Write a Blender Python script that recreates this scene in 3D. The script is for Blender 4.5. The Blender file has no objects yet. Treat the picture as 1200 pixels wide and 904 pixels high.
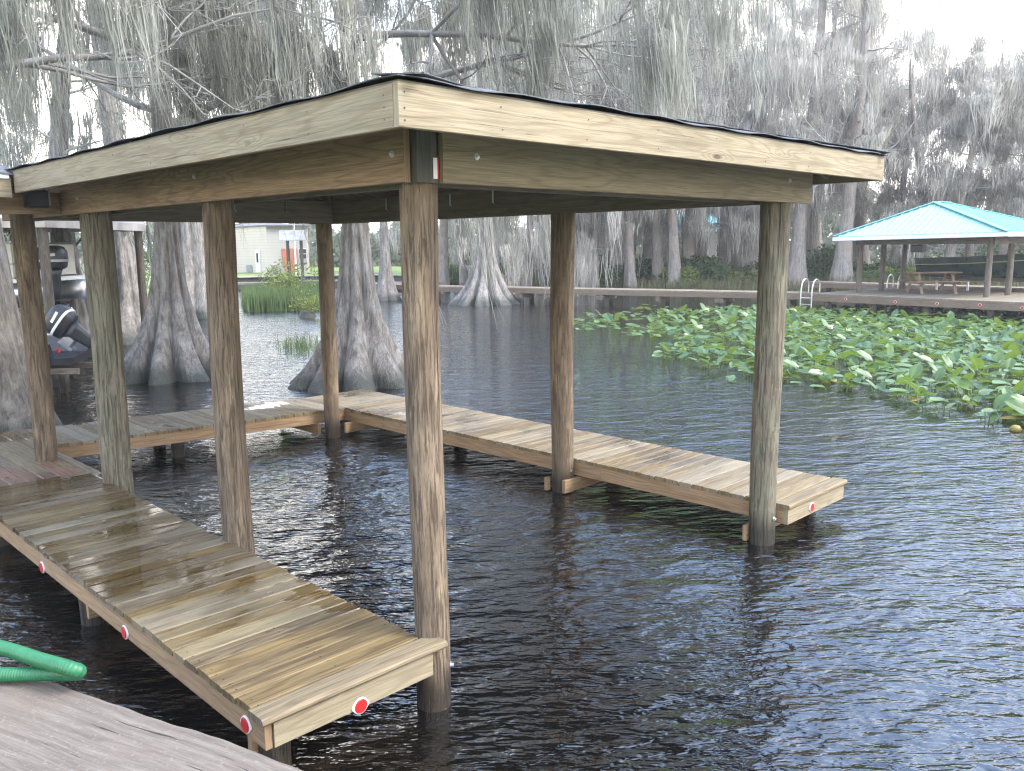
import bpy, math, random
import numpy as np
from mathutils import Vector, Matrix
R = math.radians
rnd = random.Random(11)
rs = np.random.RandomState(5)
sc = bpy.context.scene
COL = sc.collection

# ------------------------------------------------------------------ camera
CAM = Vector((-2.8769, -3.5838, 2.6029)); YAW, PIT, ROL, FPX = -0.7804, -0.1621, -0.0108, 1001.2
Fv = Vector((-math.sin(YAW)*math.cos(PIT), math.cos(YAW)*math.cos(PIT), math.sin(PIT)))
Rv0 = Vector((math.cos(YAW), math.sin(YAW), 0)); Uv0 = Rv0.cross(Fv)
Rv = Rv0*math.cos(ROL)+Uv0*math.sin(ROL); Uv = -Rv0*math.sin(ROL)+Uv0*math.cos(ROL)
cd = bpy.data.cameras.new('camera'); cam = bpy.data.objects.new('camera', cd); COL.objects.link(cam)
cam.matrix_world = Matrix(((Rv.x, Uv.x, -Fv.x, CAM.x), (Rv.y, Uv.y, -Fv.y, CAM.y), (Rv.z, Uv.z, -Fv.z, CAM.z), (0, 0, 0, 1)))
cd.sensor_width = 36; cd.lens = FPX/1200*36; cd.clip_start = .05; cd.clip_end = 3000
sc.camera = cam
def ray(px, py):
    return (Fv*FPX + Rv*(px-600) - Uv*(py-452)).normalized()
def G(px, py, z=0.0):                      # survey point: photo bearing meets a level z
    d = ray(px, py); return CAM + d*((z-CAM.z)/d.z)
def D(px, dist, z=0.0):                    # survey point: bearing and ground distance
    d = ray(px, 288); h = Vector((d.x, d.y, 0)).normalized(); return Vector((CAM.x+h.x*dist, CAM.y+h.y*dist, z))
def PX(px, py, x):                         # bearing meets the vertical plane at x
    d = ray(px, py); return CAM + d*((x-CAM.x)/d.x)
def PY(px, py, y):
    d = ray(px, py); return CAM + d*((y-CAM.y)/d.y)

# ------------------------------------------------------------------ objects
def tag(o, label=None, cat=None, group=None, kind=None):
    if label: o['label'] = label
    if cat: o['category'] = cat
    if group: o['group'] = group
    if kind: o['kind'] = kind
    return o
def empty(name, loc=(0, 0, 0), rz=0, label=None, cat=None, group=None):
    o = bpy.data.objects.new(name, None); COL.objects.link(o); o.location = loc; o.rotation_euler = (0, 0, rz)
    o.empty_display_size = .2
    return tag(o, label, cat, group)
def kids(o): return list(o.children)
def copy_tree(o, parent=None):
    c = o.copy(); COL.objects.link(c); c.parent = parent
    for ch in kids(o): copy_tree(ch, c)
    return c

class MB:
    def __init__(s): s.v = []; s.f = []; s.uv = []; s.n = 0
    def add(s, V, F, UV=None):
        s.v.append(np.asarray(V, float).reshape(-1, 3))
        for i, f in enumerate(F):
            s.f.append([k+s.n for k in f]); s.uv.append(UV[i] if UV is not None else [(0, 0)]*len(f))
        s.n += len(s.v[-1])
    def board(s, p0, p1, w, t, up=(0, 0, 1), ch=.004, sub=1, warp=0.0):
        """timber from p0 to p1 (centres of the end faces), width w across, thickness t along up; uv in metres along the grain"""
        p0 = Vector(p0); p1 = Vector(p1); a = (p1-p0); L = a.length; a.normalize(); up = Vector(up)
        b = a.cross(up); b.normalize(); up = b.cross(a); up.normalize()
        hw, ht, c = w/2, t/2, ch
        pr = [(-hw+c, ht), (hw-c, ht), (hw, ht-c), (hw, -ht+c), (hw-c, -ht), (-hw+c, -ht), (-hw, -ht+c), (-hw, ht-c)]
        if c <= 0: pr = [(-hw, ht), (hw, ht), (hw, -ht), (-hw, -ht)]
        k = len(pr); per = [0]
        for i in range(k): q = pr[(i+1) % k]; per.append(per[-1]+math.hypot(q[0]-pr[i][0], q[1]-pr[i][1]))
        ou, ov = rnd.random()*60, rnd.random()*60
        V = []; F = []; U = []
        wo = [(rnd.uniform(-1, 1)*warp, rnd.uniform(-1, 1)*warp) for _ in range(sub+1)]
        for j in range(sub+1):
            c0 = p0+a*(L*j/sub)+b*wo[j][0]+up*wo[j][1]
            for (x, y) in pr: V.append(c0+b*x+up*y)
        for j in range(sub):
            for i in range(k):
                i2 = (i+1) % k
                F.append([j*k+i, j*k+i2, (j+1)*k+i2, (j+1)*k+i])
                U.append([(ou+L*j/sub, ov+per[i]), (ou+L*j/sub, ov+per[i+1]), (ou+L*(j+1)/sub, ov+per[i+1]), (ou+L*(j+1)/sub, ov+per[i])])
        F.append(list(range(k))[::-1]); U.append([(ou+.3+pr[i][1], ov+pr[i][0]) for i in range(k)][::-1])
        F.append([sub*k+i for i in range(k)]); U.append([(ou+9+pr[i][1], ov+pr[i][0]) for i in range(k)])
        s.add(V, F, U)
    def box(s, c, d, rz=0, ch=0):
        c = Vector(c); a = Vector((math.cos(rz), math.sin(rz), 0))
        s.board(c-a*d[0]/2, c+a*d[0]/2, d[1], d[2], (0, 0, 1), ch)
    def tube(s, pts, rad, k=12, cap=True, ruv=None):
        pts = [Vector(p) for p in pts]; n = len(pts)
        if not hasattr(rad, '__len__'): rad = [rad]*n
        V = []; F = []; U = []; acc = 0
        t0 = (pts[1]-pts[0]).normalized(); ref = Vector((0, 0, 1)) if abs(t0.z) < .9 else Vector((1, 0, 0))
        nx = t0.cross(ref).normalized(); ou, ov = rnd.random()*40, rnd.random()*40; al = []
        for i, p in enumerate(pts):
            t = (pts[min(i+1, n-1)]-pts[max(i-1, 0)]).normalized()
            nx = (nx-t*nx.dot(t)).normalized(); ny = t.cross(nx)
            if i: acc += (p-pts[i-1]).length
            al.append(acc)
            for j in range(k):
                an = 2*math.pi*j/k; r = rad[i] if not callable(rad[i]) else rad[i](an)
                V.append(p+nx*math.cos(an)*r+ny*math.sin(an)*r)
        rr = ruv or .1
        for i in range(n-1):
            for j in range(k):
                j2 = (j+1) % k; F.append([i*k+j, i*k+j2, (i+1)*k+j2, (i+1)*k+j])
                a0, a1 = 2*math.pi*j/k*rr, 2*math.pi*(j+1)/k*rr
                U.append([(ou+al[i], ov+a0), (ou+al[i], ov+a1), (ou+al[i+1], ov+a1), (ou+al[i+1], ov+a0)])
        if cap:
            for b, rev in ((0, 1), ((n-1)*k, 0)):
                f = [b+j for j in range(k)]; f = f[::-1] if rev else f
                F.append(f); U.append([(ou, ov)]*k)
        s.add(V, F, U)
    def lathe(s, c, prof, k=20, axis=(0, 0, 1), sx=1, sy=1):
        c = Vector(c); ax = Vector(axis).normalized(); ref = Vector((1, 0, 0)) if abs(ax.x) < .9 else Vector((0, 1, 0))
        u = (ref-ax*ref.dot(ax)).normalized(); w = ax.cross(u); V = []; F = []
        for (r, h) in prof:
            for j in range(k):
                an = 2*math.pi*j/k; V.append(c+ax*h+u*math.cos(an)*r*sx+w*math.sin(an)*r*sy)
        for i in range(len(prof)-1):
            for j in range(k): j2 = (j+1) % k; F.append([i*k+j, i*k+j2, (i+1)*k+j2, (i+1)*k+j])
        F.append(list(range(k))[::-1]); F.append([(len(prof)-1)*k+j for j in range(k)])
        s.add(V, F)
    def loft(s, secs, cap=True):
        k = len(secs[0]); V = [p for q in secs for p in q]; F = []
        for i in range(len(secs)-1):
            for j in range(k): j2 = (j+1) % k; F.append([i*k+j, i*k+j2, (i+1)*k+j2, (i+1)*k+j])
        if cap: F.append(list(range(k))[::-1]); F.append([(len(secs)-1)*k+j for j in range(k)])
        s.add(V, F)
    def build(s, name, m, parent=None, smooth=False, **kw):
        V = np.concatenate(s.v)
        me = bpy.data.meshes.new(name); me.from_pydata(V.tolist(), [], s.f)
        uv = me.uv_layers.new(name='UVMap'); uv.data.foreach_set('uv', np.array([c for q in s.uv for c in q], dtype=np.float32).ravel())
        if smooth: me.polygons.foreach_set('use_smooth', [True]*len(me.polygons))
        me.materials.append(m); me.update()
        o = bpy.data.objects.new(name, me); COL.objects.link(o); o.parent = parent
        return tag(o, **kw)

def fastmesh(name, V, F, mat, parent=None, smooth=True, col=None):
    """V (n,3), F (m,k) with k 3 or 4: straight into a mesh"""
    me = bpy.data.meshes.new(name); V = np.asarray(V, np.float32); F = np.asarray(F, np.int32); k = F.shape[1]
    me.vertices.add(len(V)); me.vertices.foreach_set('co', V.ravel())
    me.loops.add(F.size); me.loops.foreach_set('vertex_index', F.ravel())
    me.polygons.add(len(F)); me.polygons.foreach_set('loop_start', np.arange(len(F), dtype=np.int32)*k)
    me.polygons.foreach_set('loop_total', np.full(len(F), k, np.int32))
    if smooth: me.polygons.foreach_set('use_smooth', np.ones(len(F), bool))
    me.update(calc_edges=True); me.materials.append(mat)
    o = bpy.data.objects.new(name, me); COL.objects.link(o); o.parent = parent
    return o

# ------------------------------------------------------------------ materials
class NT:
    def __init__(s, name):
        s.m = bpy.data.materials.new(name); s.m.use_nodes = True; s.t = s.m.node_tree; s.t.nodes.clear()
        s.out = s.t.nodes.new('ShaderNodeOutputMaterial'); s.p = s.t.nodes.new('ShaderNodeBsdfPrincipled')
        s.L(s.p.outputs[0], s.out.inputs[0])
    def N(s, typ, **kw):
        n = s.t.nodes.new('ShaderNode'+typ)
        for k, v in kw.items():
            if k in n.inputs.keys(): s.set(n.inputs[k], v)
            else: setattr(n, k, v)
        return n
    def set(s, inp, v):
        if isinstance(v, bpy.types.NodeSocket): s.L(v, inp)
        else: inp.default_value = v
    def L(s, a, b): s.t.links.new(a, b)
    def math(s, op, a, b=0.0, c=None, clamp=False):
        n = s.t.nodes.new('ShaderNodeMath'); n.operation = op; n.use_clamp = clamp
        s.set(n.inputs[0], a); s.set(n.inputs[1], b)
        if c is not None: s.set(n.inputs[2], c)
        return n.outputs[0]
    def mapr(s, v, a, b, c=0.0, d=1.0):
        n = s.t.nodes.new('ShaderNodeMapRange'); s.set(n.inputs[0], v)
        for i, x in enumerate((a, b, c, d)): s.set(n.inputs[i+1], x)
        return n.outputs[0]
    def noise(s, vec, scale, detail=4, rough=.55, dist=0.0):
        n = s.t.nodes.new('ShaderNodeTexNoise'); s.L(vec, n.inputs['Vector'])
        n.inputs['Scale'].default_value = scale; n.inputs['Detail'].default_value = detail
        n.inputs['Roughness'].default_value = rough; n.inputs['Distortion'].default_value = dist
        return n.outputs[0]
    def mapping(s, vec, scale=(1, 1, 1), loc=(0, 0, 0), rot=(0, 0, 0)):
        n = s.t.nodes.new('ShaderNodeMapping'); s.L(vec, n.inputs[0]); n.inputs['Scale'].default_value = scale
        n.inputs['Location'].default_value = loc; n.inputs['Rotation'].default_value = rot; return n.outputs[0]
    def mix(s, f, a, b, mode='MIX'):
        n = s.t.nodes.new('ShaderNodeMix'); n.data_type = 'RGBA'; n.blend_type = mode
        s.set(n.inputs[0], f)
        for i, v in ((6, a), (7, b)):
            if isinstance(v, tuple) and len(v) == 3: v = (*v, 1)
            s.set(n.inputs[i], v)
        return n.outputs[2]
    def ramp(s, f, stops):
        n = s.t.nodes.new('ShaderNodeValToRGB'); s.L(f, n.inputs[0]); e = n.color_ramp.elements
        while len(e) < len(stops): e.new(.5)
        for i, (p, c) in enumerate(stops): e[i].position = p; e[i].color = (*c, 1)
        return n.outputs[0]
    def bump(s, h, strength=.3, dist=.01, normal=None):
        n = s.t.nodes.new('ShaderNodeBump'); s.set(n.inputs['Height'], h); n.inputs['Strength'].default_value = strength
        n.inputs['Distance'].default_value = dist
        if normal is not None: s.L(normal, n.inputs['Normal'])
        return n.outputs[0]
    def done(s, color=None, rough=None, normal=None, **kw):
        if color is not None: s.set(s.p.inputs['Base Color'], (*color, 1) if isinstance(color, tuple) and len(color) == 3 else color)
        if rough is not None: s.set(s.p.inputs['Roughness'], rough)
        if normal is not None: s.L(normal, s.p.inputs['Normal'])
        for k, v in kw.items(): s.set(s.p.inputs[k.replace('_', ' ')], v)
        return s.m

def wood(name, light, dark, freq=26, knots=True, wet=0.0, stain=(.2, .16, .11), stain_amt=.4, vary=.25, tint=None, rough=.75, crack=.3, green=0.0, wetzone=None, tint_amt=.5, grain=.55, streak=.4):
    n = NT(name); uv = n.N('TexCoord').outputs['UV']; geo = n.N('NewGeometry'); pos = geo.outputs['Position']; rp = geo.outputs['Random Per Island']
    base = n.noise(n.mapping(uv, (.55, 6.0, 1)), 1.0, 2, .5, .10)
    knot = None
    if knots:
        vo = n.t.nodes.new('ShaderNodeTexVoronoi'); n.L(n.mapping(uv, (1.3, 4.2, 1)), vo.inputs['Vector']); vo.inputs['Scale'].default_value = 1
        kd = vo.outputs['Distance']; cell = n.N('SeparateColor'); n.L(vo.outputs['Color'], cell.inputs[0])
        on = n.math('GREATER_THAN', cell.outputs[0], .62)
        near = n.math('MULTIPLY', n.mapr(kd, .0, .34, 1, 0), on)
        base = n.math('ADD', base, n.math('MULTIPLY', n.math('POWER', near, 2), .35))
        knot = n.math('MULTIPLY', n.mapr(kd, .045, .085, 1, 0), on)
    rings = n.math('SINE', n.math('MULTIPLY', base, freq*3.2))
    rings = n.mapr(rings, -.3, 1.0, 0, 1)
    rings = n.math('POWER', rings, 1.8)
    fib = n.noise(n.mapping(uv, (4, 160, 1)), 1.0, 4, .6)
    patch = n.noise(pos, 1.1, 4, .6)
    c = n.mix(n.math('MULTIPLY', rings, grain), light, dark)
    c = n.mix(n.mapr(fib, .38, .70, 0, .75), c, dark)
    stk = n.noise(n.mapping(uv, (.8, 26, 1), (4, 1, 0)), 1.0, 4, .6, .3)
    c = n.mix(n.mapr(stk, .46, .66, 0, streak), c, (dark[0]*.6, dark[1]*.55, dark[2]*.5))
    if stain_amt > 0:
        st = n.noise(n.mapping(uv, (1.2, 3, 1), (7, 3, 0)), 1.6, 5, .62, .6)
        c = n.mix(n.math('MULTIPLY', n.mapr(st, .5, .68, 0, 1), stain_amt), c, stain)
    if tint is not None:
        c = n.mix(n.math('MULTIPLY', n.mapr(rp, .3, 1, 0, 1), tint_amt), c, tint)
    if green:
        g = n.noise(pos, 2.3, 5, .65); c = n.mix(n.math('MULTIPLY', n.mapr(g, .42, .62, 0, 1), green), c, (.13, .15, .09))
    if knots: c = n.mix(knot, c, (dark[0]*.45, dark[1]*.36, dark[2]*.32))
    v = n.mapr(rp, 0, 1, 1-vary, 1+vary*.7); v2 = n.mapr(patch, .3, .7, .88, 1.1)
    hsv = n.N('HueSaturation'); n.L(c, hsv.inputs['Color']); n.L(n.math('MULTIPLY', v, v2), hsv.inputs['Value'])
    n.L(n.mapr(n.math('FRACT', n.math('MULTIPLY', rp, 7.13)), 0, 1, .8, 1.12), hsv.inputs['Saturation'])
    c = hsv.outputs[0]
    rg = n.mapr(fib, .3, .7, rough-.1, rough+.12)
    hgt = n.math('ADD', n.math('MULTIPLY', rings, -.35), n.math('MULTIPLY', fib, .9))
    if crack:
        ck = n.noise(n.mapping(uv, (1.4, 60, 1), (3, 9, 0)), 1, 3, .5); ckm = n.mapr(ck, .66, .70, 0, 1)
        c = n.mix(n.math('MULTIPLY', ckm, crack*2, clamp=True), c, (dark[0]*.35, dark[1]*.33, dark[2]*.33)); hgt = n.math('SUBTRACT', hgt, n.math('MULTIPLY', ckm, 1.6))
    nrm = n.bump(hgt, .45, .004)
    if wet > 0:
        uvw = n.mapping(uv, (1.1, 4.5, 1), (1, 5, 0))
        w = n.math('ADD', n.math('MULTIPLY', n.noise(pos, 1.3, 3, .5), .62), n.math('MULTIPLY', n.noise(uvw, 1.5, 5, .6, .8), .38))
        if wetzone is not None:
            sp = n.N('SeparateXYZ'); n.L(pos, sp.inputs[0]); w = n.math('ADD', w, n.mapr(sp.outputs[1], wetzone[0], wetzone[1], wetzone[2], wetzone[3]))
        damp = n.mapr(w, .50-.04*wet, .56, 0, 1); pud = n.mapr(w, .548, .572, 0, 1)
        c = n.mix(n.math('MULTIPLY', damp, .72), c, n.mix(1.0, c, (.42, .36, .28), 'MULTIPLY'))
        rg = n.math('MULTIPLY', rg, n.mapr(damp, 0, 1, 1, .30)); rg = n.math('MULTIPLY', rg, n.mapr(pud, 0, 1, 1, .12))
        bs = n.t.nodes.new('ShaderNodeBump'); n.L(hgt, bs.inputs['Height']); n.L(n.mapr(pud, 0, 1, .45, .03), bs.inputs['Strength']); bs.inputs['Distance'].default_value = .004; nrm = bs.outputs[0]
    return n.done(c, rg, nrm)

def plain(name, col, rough=.5, metal=0.0, var=.12, scale=6, bump=0.0, spec=None):
    n = NT(name); pos = n.N('TexCoord').outputs['Object']; a = n.noise(pos, scale, 5, .6)
    k = n.mapr(a, .3, .7, 1-var, 1+var); hs = n.N('HueSaturation'); hs.inputs['Color'].default_value = (*col, 1); n.L(k, hs.inputs['Value'])
    nr = n.bump(n.noise(pos, scale*8, 4, .6), bump, .01) if bump else None
    m = n.done(hs.outputs[0], n.mapr(a, .3, .7, max(rough-.08, 0), min(rough+.1, 1)), nr, Metallic=metal)
    return m

def post_mat(name, light, dark, green=0.0):
    n = NT(name); uv = n.N('TexCoord').outputs['UV']; pos = n.N('NewGeometry').outputs['Position']
    big = n.noise(n.mapping(uv, (1.3, 9, 1)), 1.3, 5, .62, .5); fine = n.noise(n.mapping(uv, (7, 85, 1)), 1, 5, .7)
    flake = n.noise(n.mapping(uv, (2.2, 40, 1)), 1.6, 5, .72, .9)
    c = n.mix(n.mapr(big, .38, .64, 0, 1), light, dark)
    c = n.mix(n.mapr(fine, .40, .66, 0, .55), c, (dark[0]*.55, dark[1]*.5, dark[2]*.48))
    c = n.mix(n.mapr(flake, .53, .66, 0, .55), c, (dark[0]*.5, dark[1]*.43, dark[2]*.39))
    pt = n.noise(n.mapping(uv, (1.0, 4.0, 1), (5, 2, 0)), 1.6, 5, .65, .8); c = n.mix(n.mapr(pt, .50, .60, 0, .55), c, (light[0]*.55, light[1]*.50, light[2]*.46)); c = n.mix(n.mapr(pt, .33, .42, .45, 0), c, (light[0]*1.35, light[1]*1.33, light[2]*1.25))
    ck = n.noise(n.mapping(uv, (.7, 48, 1), (9, 4, 0)), 1, 3, .5); ckm = n.mapr(ck, .66, .69, 0, 1); c = n.mix(ckm, c, (.025, .02, .016))
    if green:
        g = n.noise(pos, 3.1, 5, .65); c = n.mix(n.math('MULTIPLY', n.mapr(g, .4, .58, 0, 1), green), c, (.15, .17, .11))
    sp = n.N('SeparateXYZ'); n.L(pos, sp.inputs[0])
    wl = n.math('ADD', sp.outputs[2], n.math('MULTIPLY', n.noise(pos, 7, 3), .12))
    wetb = n.mapr(wl, .19, .40, 1, 0)
    c = n.mix(wetb, c, n.mix(1.0, c, (.20, .19, .18), 'MULTIPLY'))
    h = n.math('SUBTRACT', n.math('MULTIPLY', fine, .6), n.math('ADD', n.mapr(flake, .52, .66, 0, .8), n.math('MULTIPLY', ckm, 1.5)))
    return n.done(c, n.mapr(wetb, 0, 1, .85, .35), n.bump(h, 1.0, .016))

M = {}
PINE_L, PINE_D = (.50, .40, .235), (.27, .18, .085)
M['fascia'] = wood('pine_fascia', (.285, .235, .128), (.165, .118, .055), 22, stain_amt=.3, vary=.1, stain=(.24, .21, .13))
M['beam'] = wood('pine_beam', (.30, .195, .09), (.135, .072, .03), 24, stain_amt=.15, vary=.12, stain=(.2, .12, .05))
M['rim'] = wood('pine_rim', (.35, .222, .093), (.17, .094, .036), 22, stain_amt=.3, vary=.2, tint=(.42, .22, .08), tint_amt=.25)
M['deck'] = wood('pine_decking_wet', (.245, .172, .066), (.088, .052, .017), 24, grain=.7, streak=.8, wet=1, stain_amt=.45, stain=(.13, .095, .045), vary=.28, tint=(.17, .155, .105), wetzone=(.2, 3.4, -.05, .06), tint_amt=.6)
M['deck_dry'] = wood('pine_decking_dry', (.275, .212, .108), (.125, .082, .036), 24, grain=.6, streak=.65, wet=1, stain_amt=.3, stain=(.15, .12, .075), vary=.22, tint=(.23, .205, .145), wetzone=(0, 7, -.055, -.02), tint_amt=.6)
M['deck_red'] = wood('decking_red_wet', (.25, .15, .10), (.12, .06, .04), 24, wet=1, stain_amt=.4, stain=(.09, .05, .03), vary=.25, wetzone=(0, 7, -.065, -.06))
M['under'] = wood('framing_lumber', (.20, .16, .11), (.11, .085, .055), 20, stain_amt=.2, vary=.2)
M['slab'] = wood('weathered_grey_timber', (.20, .175, .15), (.075, .063, .052), 14, knots=False, grain=.2, streak=.5, stain_amt=.6, stain=(.19, .155, .12), vary=.05, rough=.85, crack=.5)
M['far_deck'] = wood('far_dock_boards', (.25, .205, .14), (.135, .108, .072), 20, stain_amt=.4, vary=.25, knots=False)
M['far_rim'] = wood('far_dock_rim', (.21, .145, .088), (.11, .075, .045), 20, stain_amt=.3, vary=.15, knots=False)
M['post'] = post_mat('piling_wood', (.27, .205, .13), (.125, .09, .058))
M['post_grey'] = post_mat('piling_grey_green', (.25, .215, .15), (.12, .10, .068), .35)
M['post_far'] = post_mat('piling_far', (.22, .19, .15), (.12, .10, .08))
M['ply'] = wood('sheathing', (.13, .11, .08), (.08, .065, .045), 12, knots=False, stain_amt=.2, vary=.1)
M['steel'] = plain('galvanised_steel', (.55, .56, .56), .4, .9)
M['alu'] = plain('aluminium', (.62, .63, .64), .35, .9)
M['white'] = plain('white_paint', (.72, .72, .70), .4, 0, .06)
M['red'] = plain('reflector_red', (.44, .006, .006), .42, 0, .05)
M['black'] = plain('black_plastic', (.022, .023, .026), .35, 0, .2)
M['hose'] = plain('green_hose', (.018, .125, .05), .42, 0, .15, 30)
M['shirt'] = plain('grey_metal', (.30, .31, .32), .4, .3)

def slab_mat():
    n = NT('weathered_landing_timber'); uv = n.N('TexCoord').outputs['UV']; pos = n.N('NewGeometry').outputs['Position']
    a = n.noise(n.mapping(uv, (2.2, 38, 1)), 1, 6, .68, .4); f = n.noise(n.mapping(uv, (7, 190, 1)), 1, 5, .7); bl = n.noise(pos, 3.4, 6, .68); ck = n.noise(n.mapping(uv, (1.0, 30, 1), (3, 7, 0)), 1.2, 4, .55, .3); sp = n.noise(pos, 60, 3, .7)
    c = n.mix(n.mapr(a, .36, .66), (.185, .155, .122), (.10, .08, .062)); c = n.mix(n.mapr(f, .42, .68, 0, .6), c, (.07, .058, .048)); c = n.mix(n.mapr(bl, .50, .66, 0, .55), c, (.13, .098, .07))
    c = n.mix(n.mapr(sp, .58, .7, 0, .35), c, (.27, .25, .22)); km = n.mapr(ck, .635, .66, 0, 1); c = n.mix(km, c, (.028, .023, .018))
    h = n.math('SUBTRACT', n.math('ADD', n.math('MULTIPLY', f, .6), n.math('MULTIPLY', sp, .3)), n.math('MULTIPLY', km, 1.5))
    return n.done(c, .9, n.bump(h, .8, .004))
M['slab'] = slab_mat()
def shingle():
    n = NT('asphalt_shingles'); pos = n.N('TexCoord').outputs['Object']
    br = n.t.nodes.new('ShaderNodeTexBrick'); n.L(n.mapping(pos, (1, 1, 1)), br.inputs['Vector']); br.inputs['Scale'].default_value = 3.3
    br.inputs['Color1'].default_value = (.05, .053, .06, 1); br.inputs['Color2'].default_value = (.11, .115, .125, 1); br.inputs['Mortar'].default_value = (.015, .015, .016, 1)
    br.inputs['Mortar Size'].default_value = .012
    g = n.noise(pos, 180, 2, .7); c = n.mix(n.mapr(g, .4, .7, 0, .5), br.outputs[0], (.13, .135, .145))
    return n.done(c, .8, n.bump(g, .5, .004))
M['shingle'] = shingle()

# ------------------------------------------------------------------ BOATHOUSE
XF0, XF1, YF0, YF1, ZF = -.604, 4.35, -.636, 7.35, 3.2814
ZB = 2.925
bh = empty('boathouse', (0, 0, 0), 0, 'open wooden boathouse with low hip roof on seven round pilings over the slip', 'boathouse')
def piling(x, y, z0, z1, r0, r1, mat, seed, k=28, lean=(0, 0)):
    rr = random.Random(seed); b = MB(); n = max(int((z1-z0)/.07), 2); pts = []; rad = []
    ph = [rr.random()*6.28 for _ in range(6)]
    for i in range(n+1):
        t = i/n; z = z0+(z1-z0)*t
        pts.append((x+.008*math.sin(z*1.9+ph[0])+lean[0]*z, y+.008*math.sin(z*1.6+ph[1])+lean[1]*z, z))
        r = r0+(r1-r0)*t
        rad.append((lambda an, r=r, z=z: r*(1+.022*math.sin(2*an+ph[2]+z*.5)+.012*math.sin(5*an+ph[3]+z*1.3)+.010*math.sin(9*an+ph[4]-z*2.1)+.007*math.sin(17*an+ph[5]+z*5))))
    b.tube(pts, rad, k, True, r0); return b
POSTS = [(0, 0, .100, .100, 'post'), (0, 2.281, .118, .108, 'post'), (0, 4.646, .128, .132, 'post_grey'), (-.213, 6.04, .108, .106, 'post'),
         (3.748, 0, .112, .122, 'post_grey'), (3.748, 2.351, .106, .128, 'post'), (3.539, 6.45, .103, .108, 'post')]
for i, (x, y, r0, r1, mt) in enumerate(POSTS):
    o = piling(x, y, -1.6, 3.17, r0, r1, M[mt], i+3).build('piling', M[mt], bh, smooth=True)
    if i == 2: o['label'] = 'thick grey green weathered piling at the left dock edge'
# beams (pairs of 2x12 sandwiching the piles)
def bolt(b, p, ax): b.lathe(p, [(.018, 0), (.018, .004), (.011, .0045), (.011, .014), (.004, .017)], 10, ax)
HB = .286; zc = ZB+HB/2
def beam(p0, p1, name='beam', m='beam', par=bh, ch=.003):
    b = MB(); b.board(p0, p1, .038, HB, (0, 0, 1), ch); return b.build(name, M[m], par)
beam((.045, -.129, zc), (4.10, -.129, zc), m='fascia')
beam((.045, .137, zc), (3.62, .137, zc), m='under')
beam((-.129, -.075, zc), (-.129, 7.0, zc))
beam((.155, .16, zc), (.155, 7.0, zc), m='under')
beam((3.62, .16, zc), (3.62, 6.9, zc), m='under')
beam((3.885, -.105, zc), (3.885, 6.9, zc), m='under')
beam((-.105, 6.60, zc), (3.86, 6.60, zc), m='under')
beam((.18, 6.34, zc), (3.6, 6.34, zc), m='under')
# notched pile top between beams, shade painted into its colour, with a small label
b = MB(); b.board((-.035, -.085, ZB), (-.035, -.085, ZB+HB), .13, .075, (0, 1, 0), .003); b.build('corner_block', wood('shaded_pile_top', (.10, .10, .075), (.05, .05, .04), 16, vary=.05), bh)
b = MB(); b.board((.012, -.128, ZB+.02), (.012, -.128, ZB+.125), .03, .002, (0, 1, 0), 0); st = b.build('lumber_tag', M['white'], bh)
b = MB(); b.board((.028, -.1285, ZB+.02), (.028, -.1285, ZB+.125), .010, .0022, (0, 1, 0), 0); b.build('stripe', M['red'], st)
b = MB()
def onebolt(p, ax, par=bh): bb = MB(); bolt(bb, p, ax); bb.build('bolt', M['steel'], par)
for (x, z) in ((.28, 3.07), (3.7, 3.1)): onebolt((x, -.148, z), (0, -1, 0))
for (y, z) in ((.02, 3.07), (2.28, 3.1), (4.62, 3.06)): onebolt((-.148, y, z), (-1, 0, 0))
# fascia boards
FH = .184; fz = ZF-FH/2
def fas(p0, p1):
    b = MB(); b.board(p0, p1, .036, FH, (0, 0, 1), .003, 6, .0015); return b.build('fascia_board', M['fascia'], bh)
fas((XF0, YF0+.018, fz), (XF1, YF0+.018, fz))
fas((XF0+.018, YF0+.038, fz-.001), (XF0+.018, 4.765, fz-.001))
fas((XF1-.018, YF0+.038, fz-.001), (XF1-.018, YF1, fz-.001))
fas((XF0, YF1-.018, fz-.002), (XF1-.04, YF1-.018, fz-.002))
b = MB()
for (x, dz) in ((XF0+.03, .03), (XF0+.03, .08), (XF0+.032, .145)): b.lathe((x, YF0-.0005, ZF-FH+dz), [(.0045, 0), (.0045, .001)], 8, (0, -1, 0))
for (y, dz) in ((YF0+.10, .04), (YF0+.10, .09), (YF0+.102, .14)): b.lathe((XF0-.0005, y, ZF-FH+dz), [(.0045, 0), (.0045, .001)], 8, (-1, 0, 0))
x = XF0+.6
while x < XF1:
    for dz in (.04, .14): b.lathe((x+rnd.uniform(-.01, .01), YF0-.0015, ZF-FH+dz), [(.0035, 0), (.0035, .0015)], 8, (0, -1, 0))
    x += .61
y = YF0+.7
while y < 4.7:
    for dz in (.04, .14): b.lathe((XF0-.0015, y+rnd.uniform(-.01, .01), ZF-FH+dz), [(.0035, 0), (.0035, .0015)], 8, (-1, 0, 0))
    y += .61
b.build('nail_heads', M['black'], bh, kind='stuff')
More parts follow.
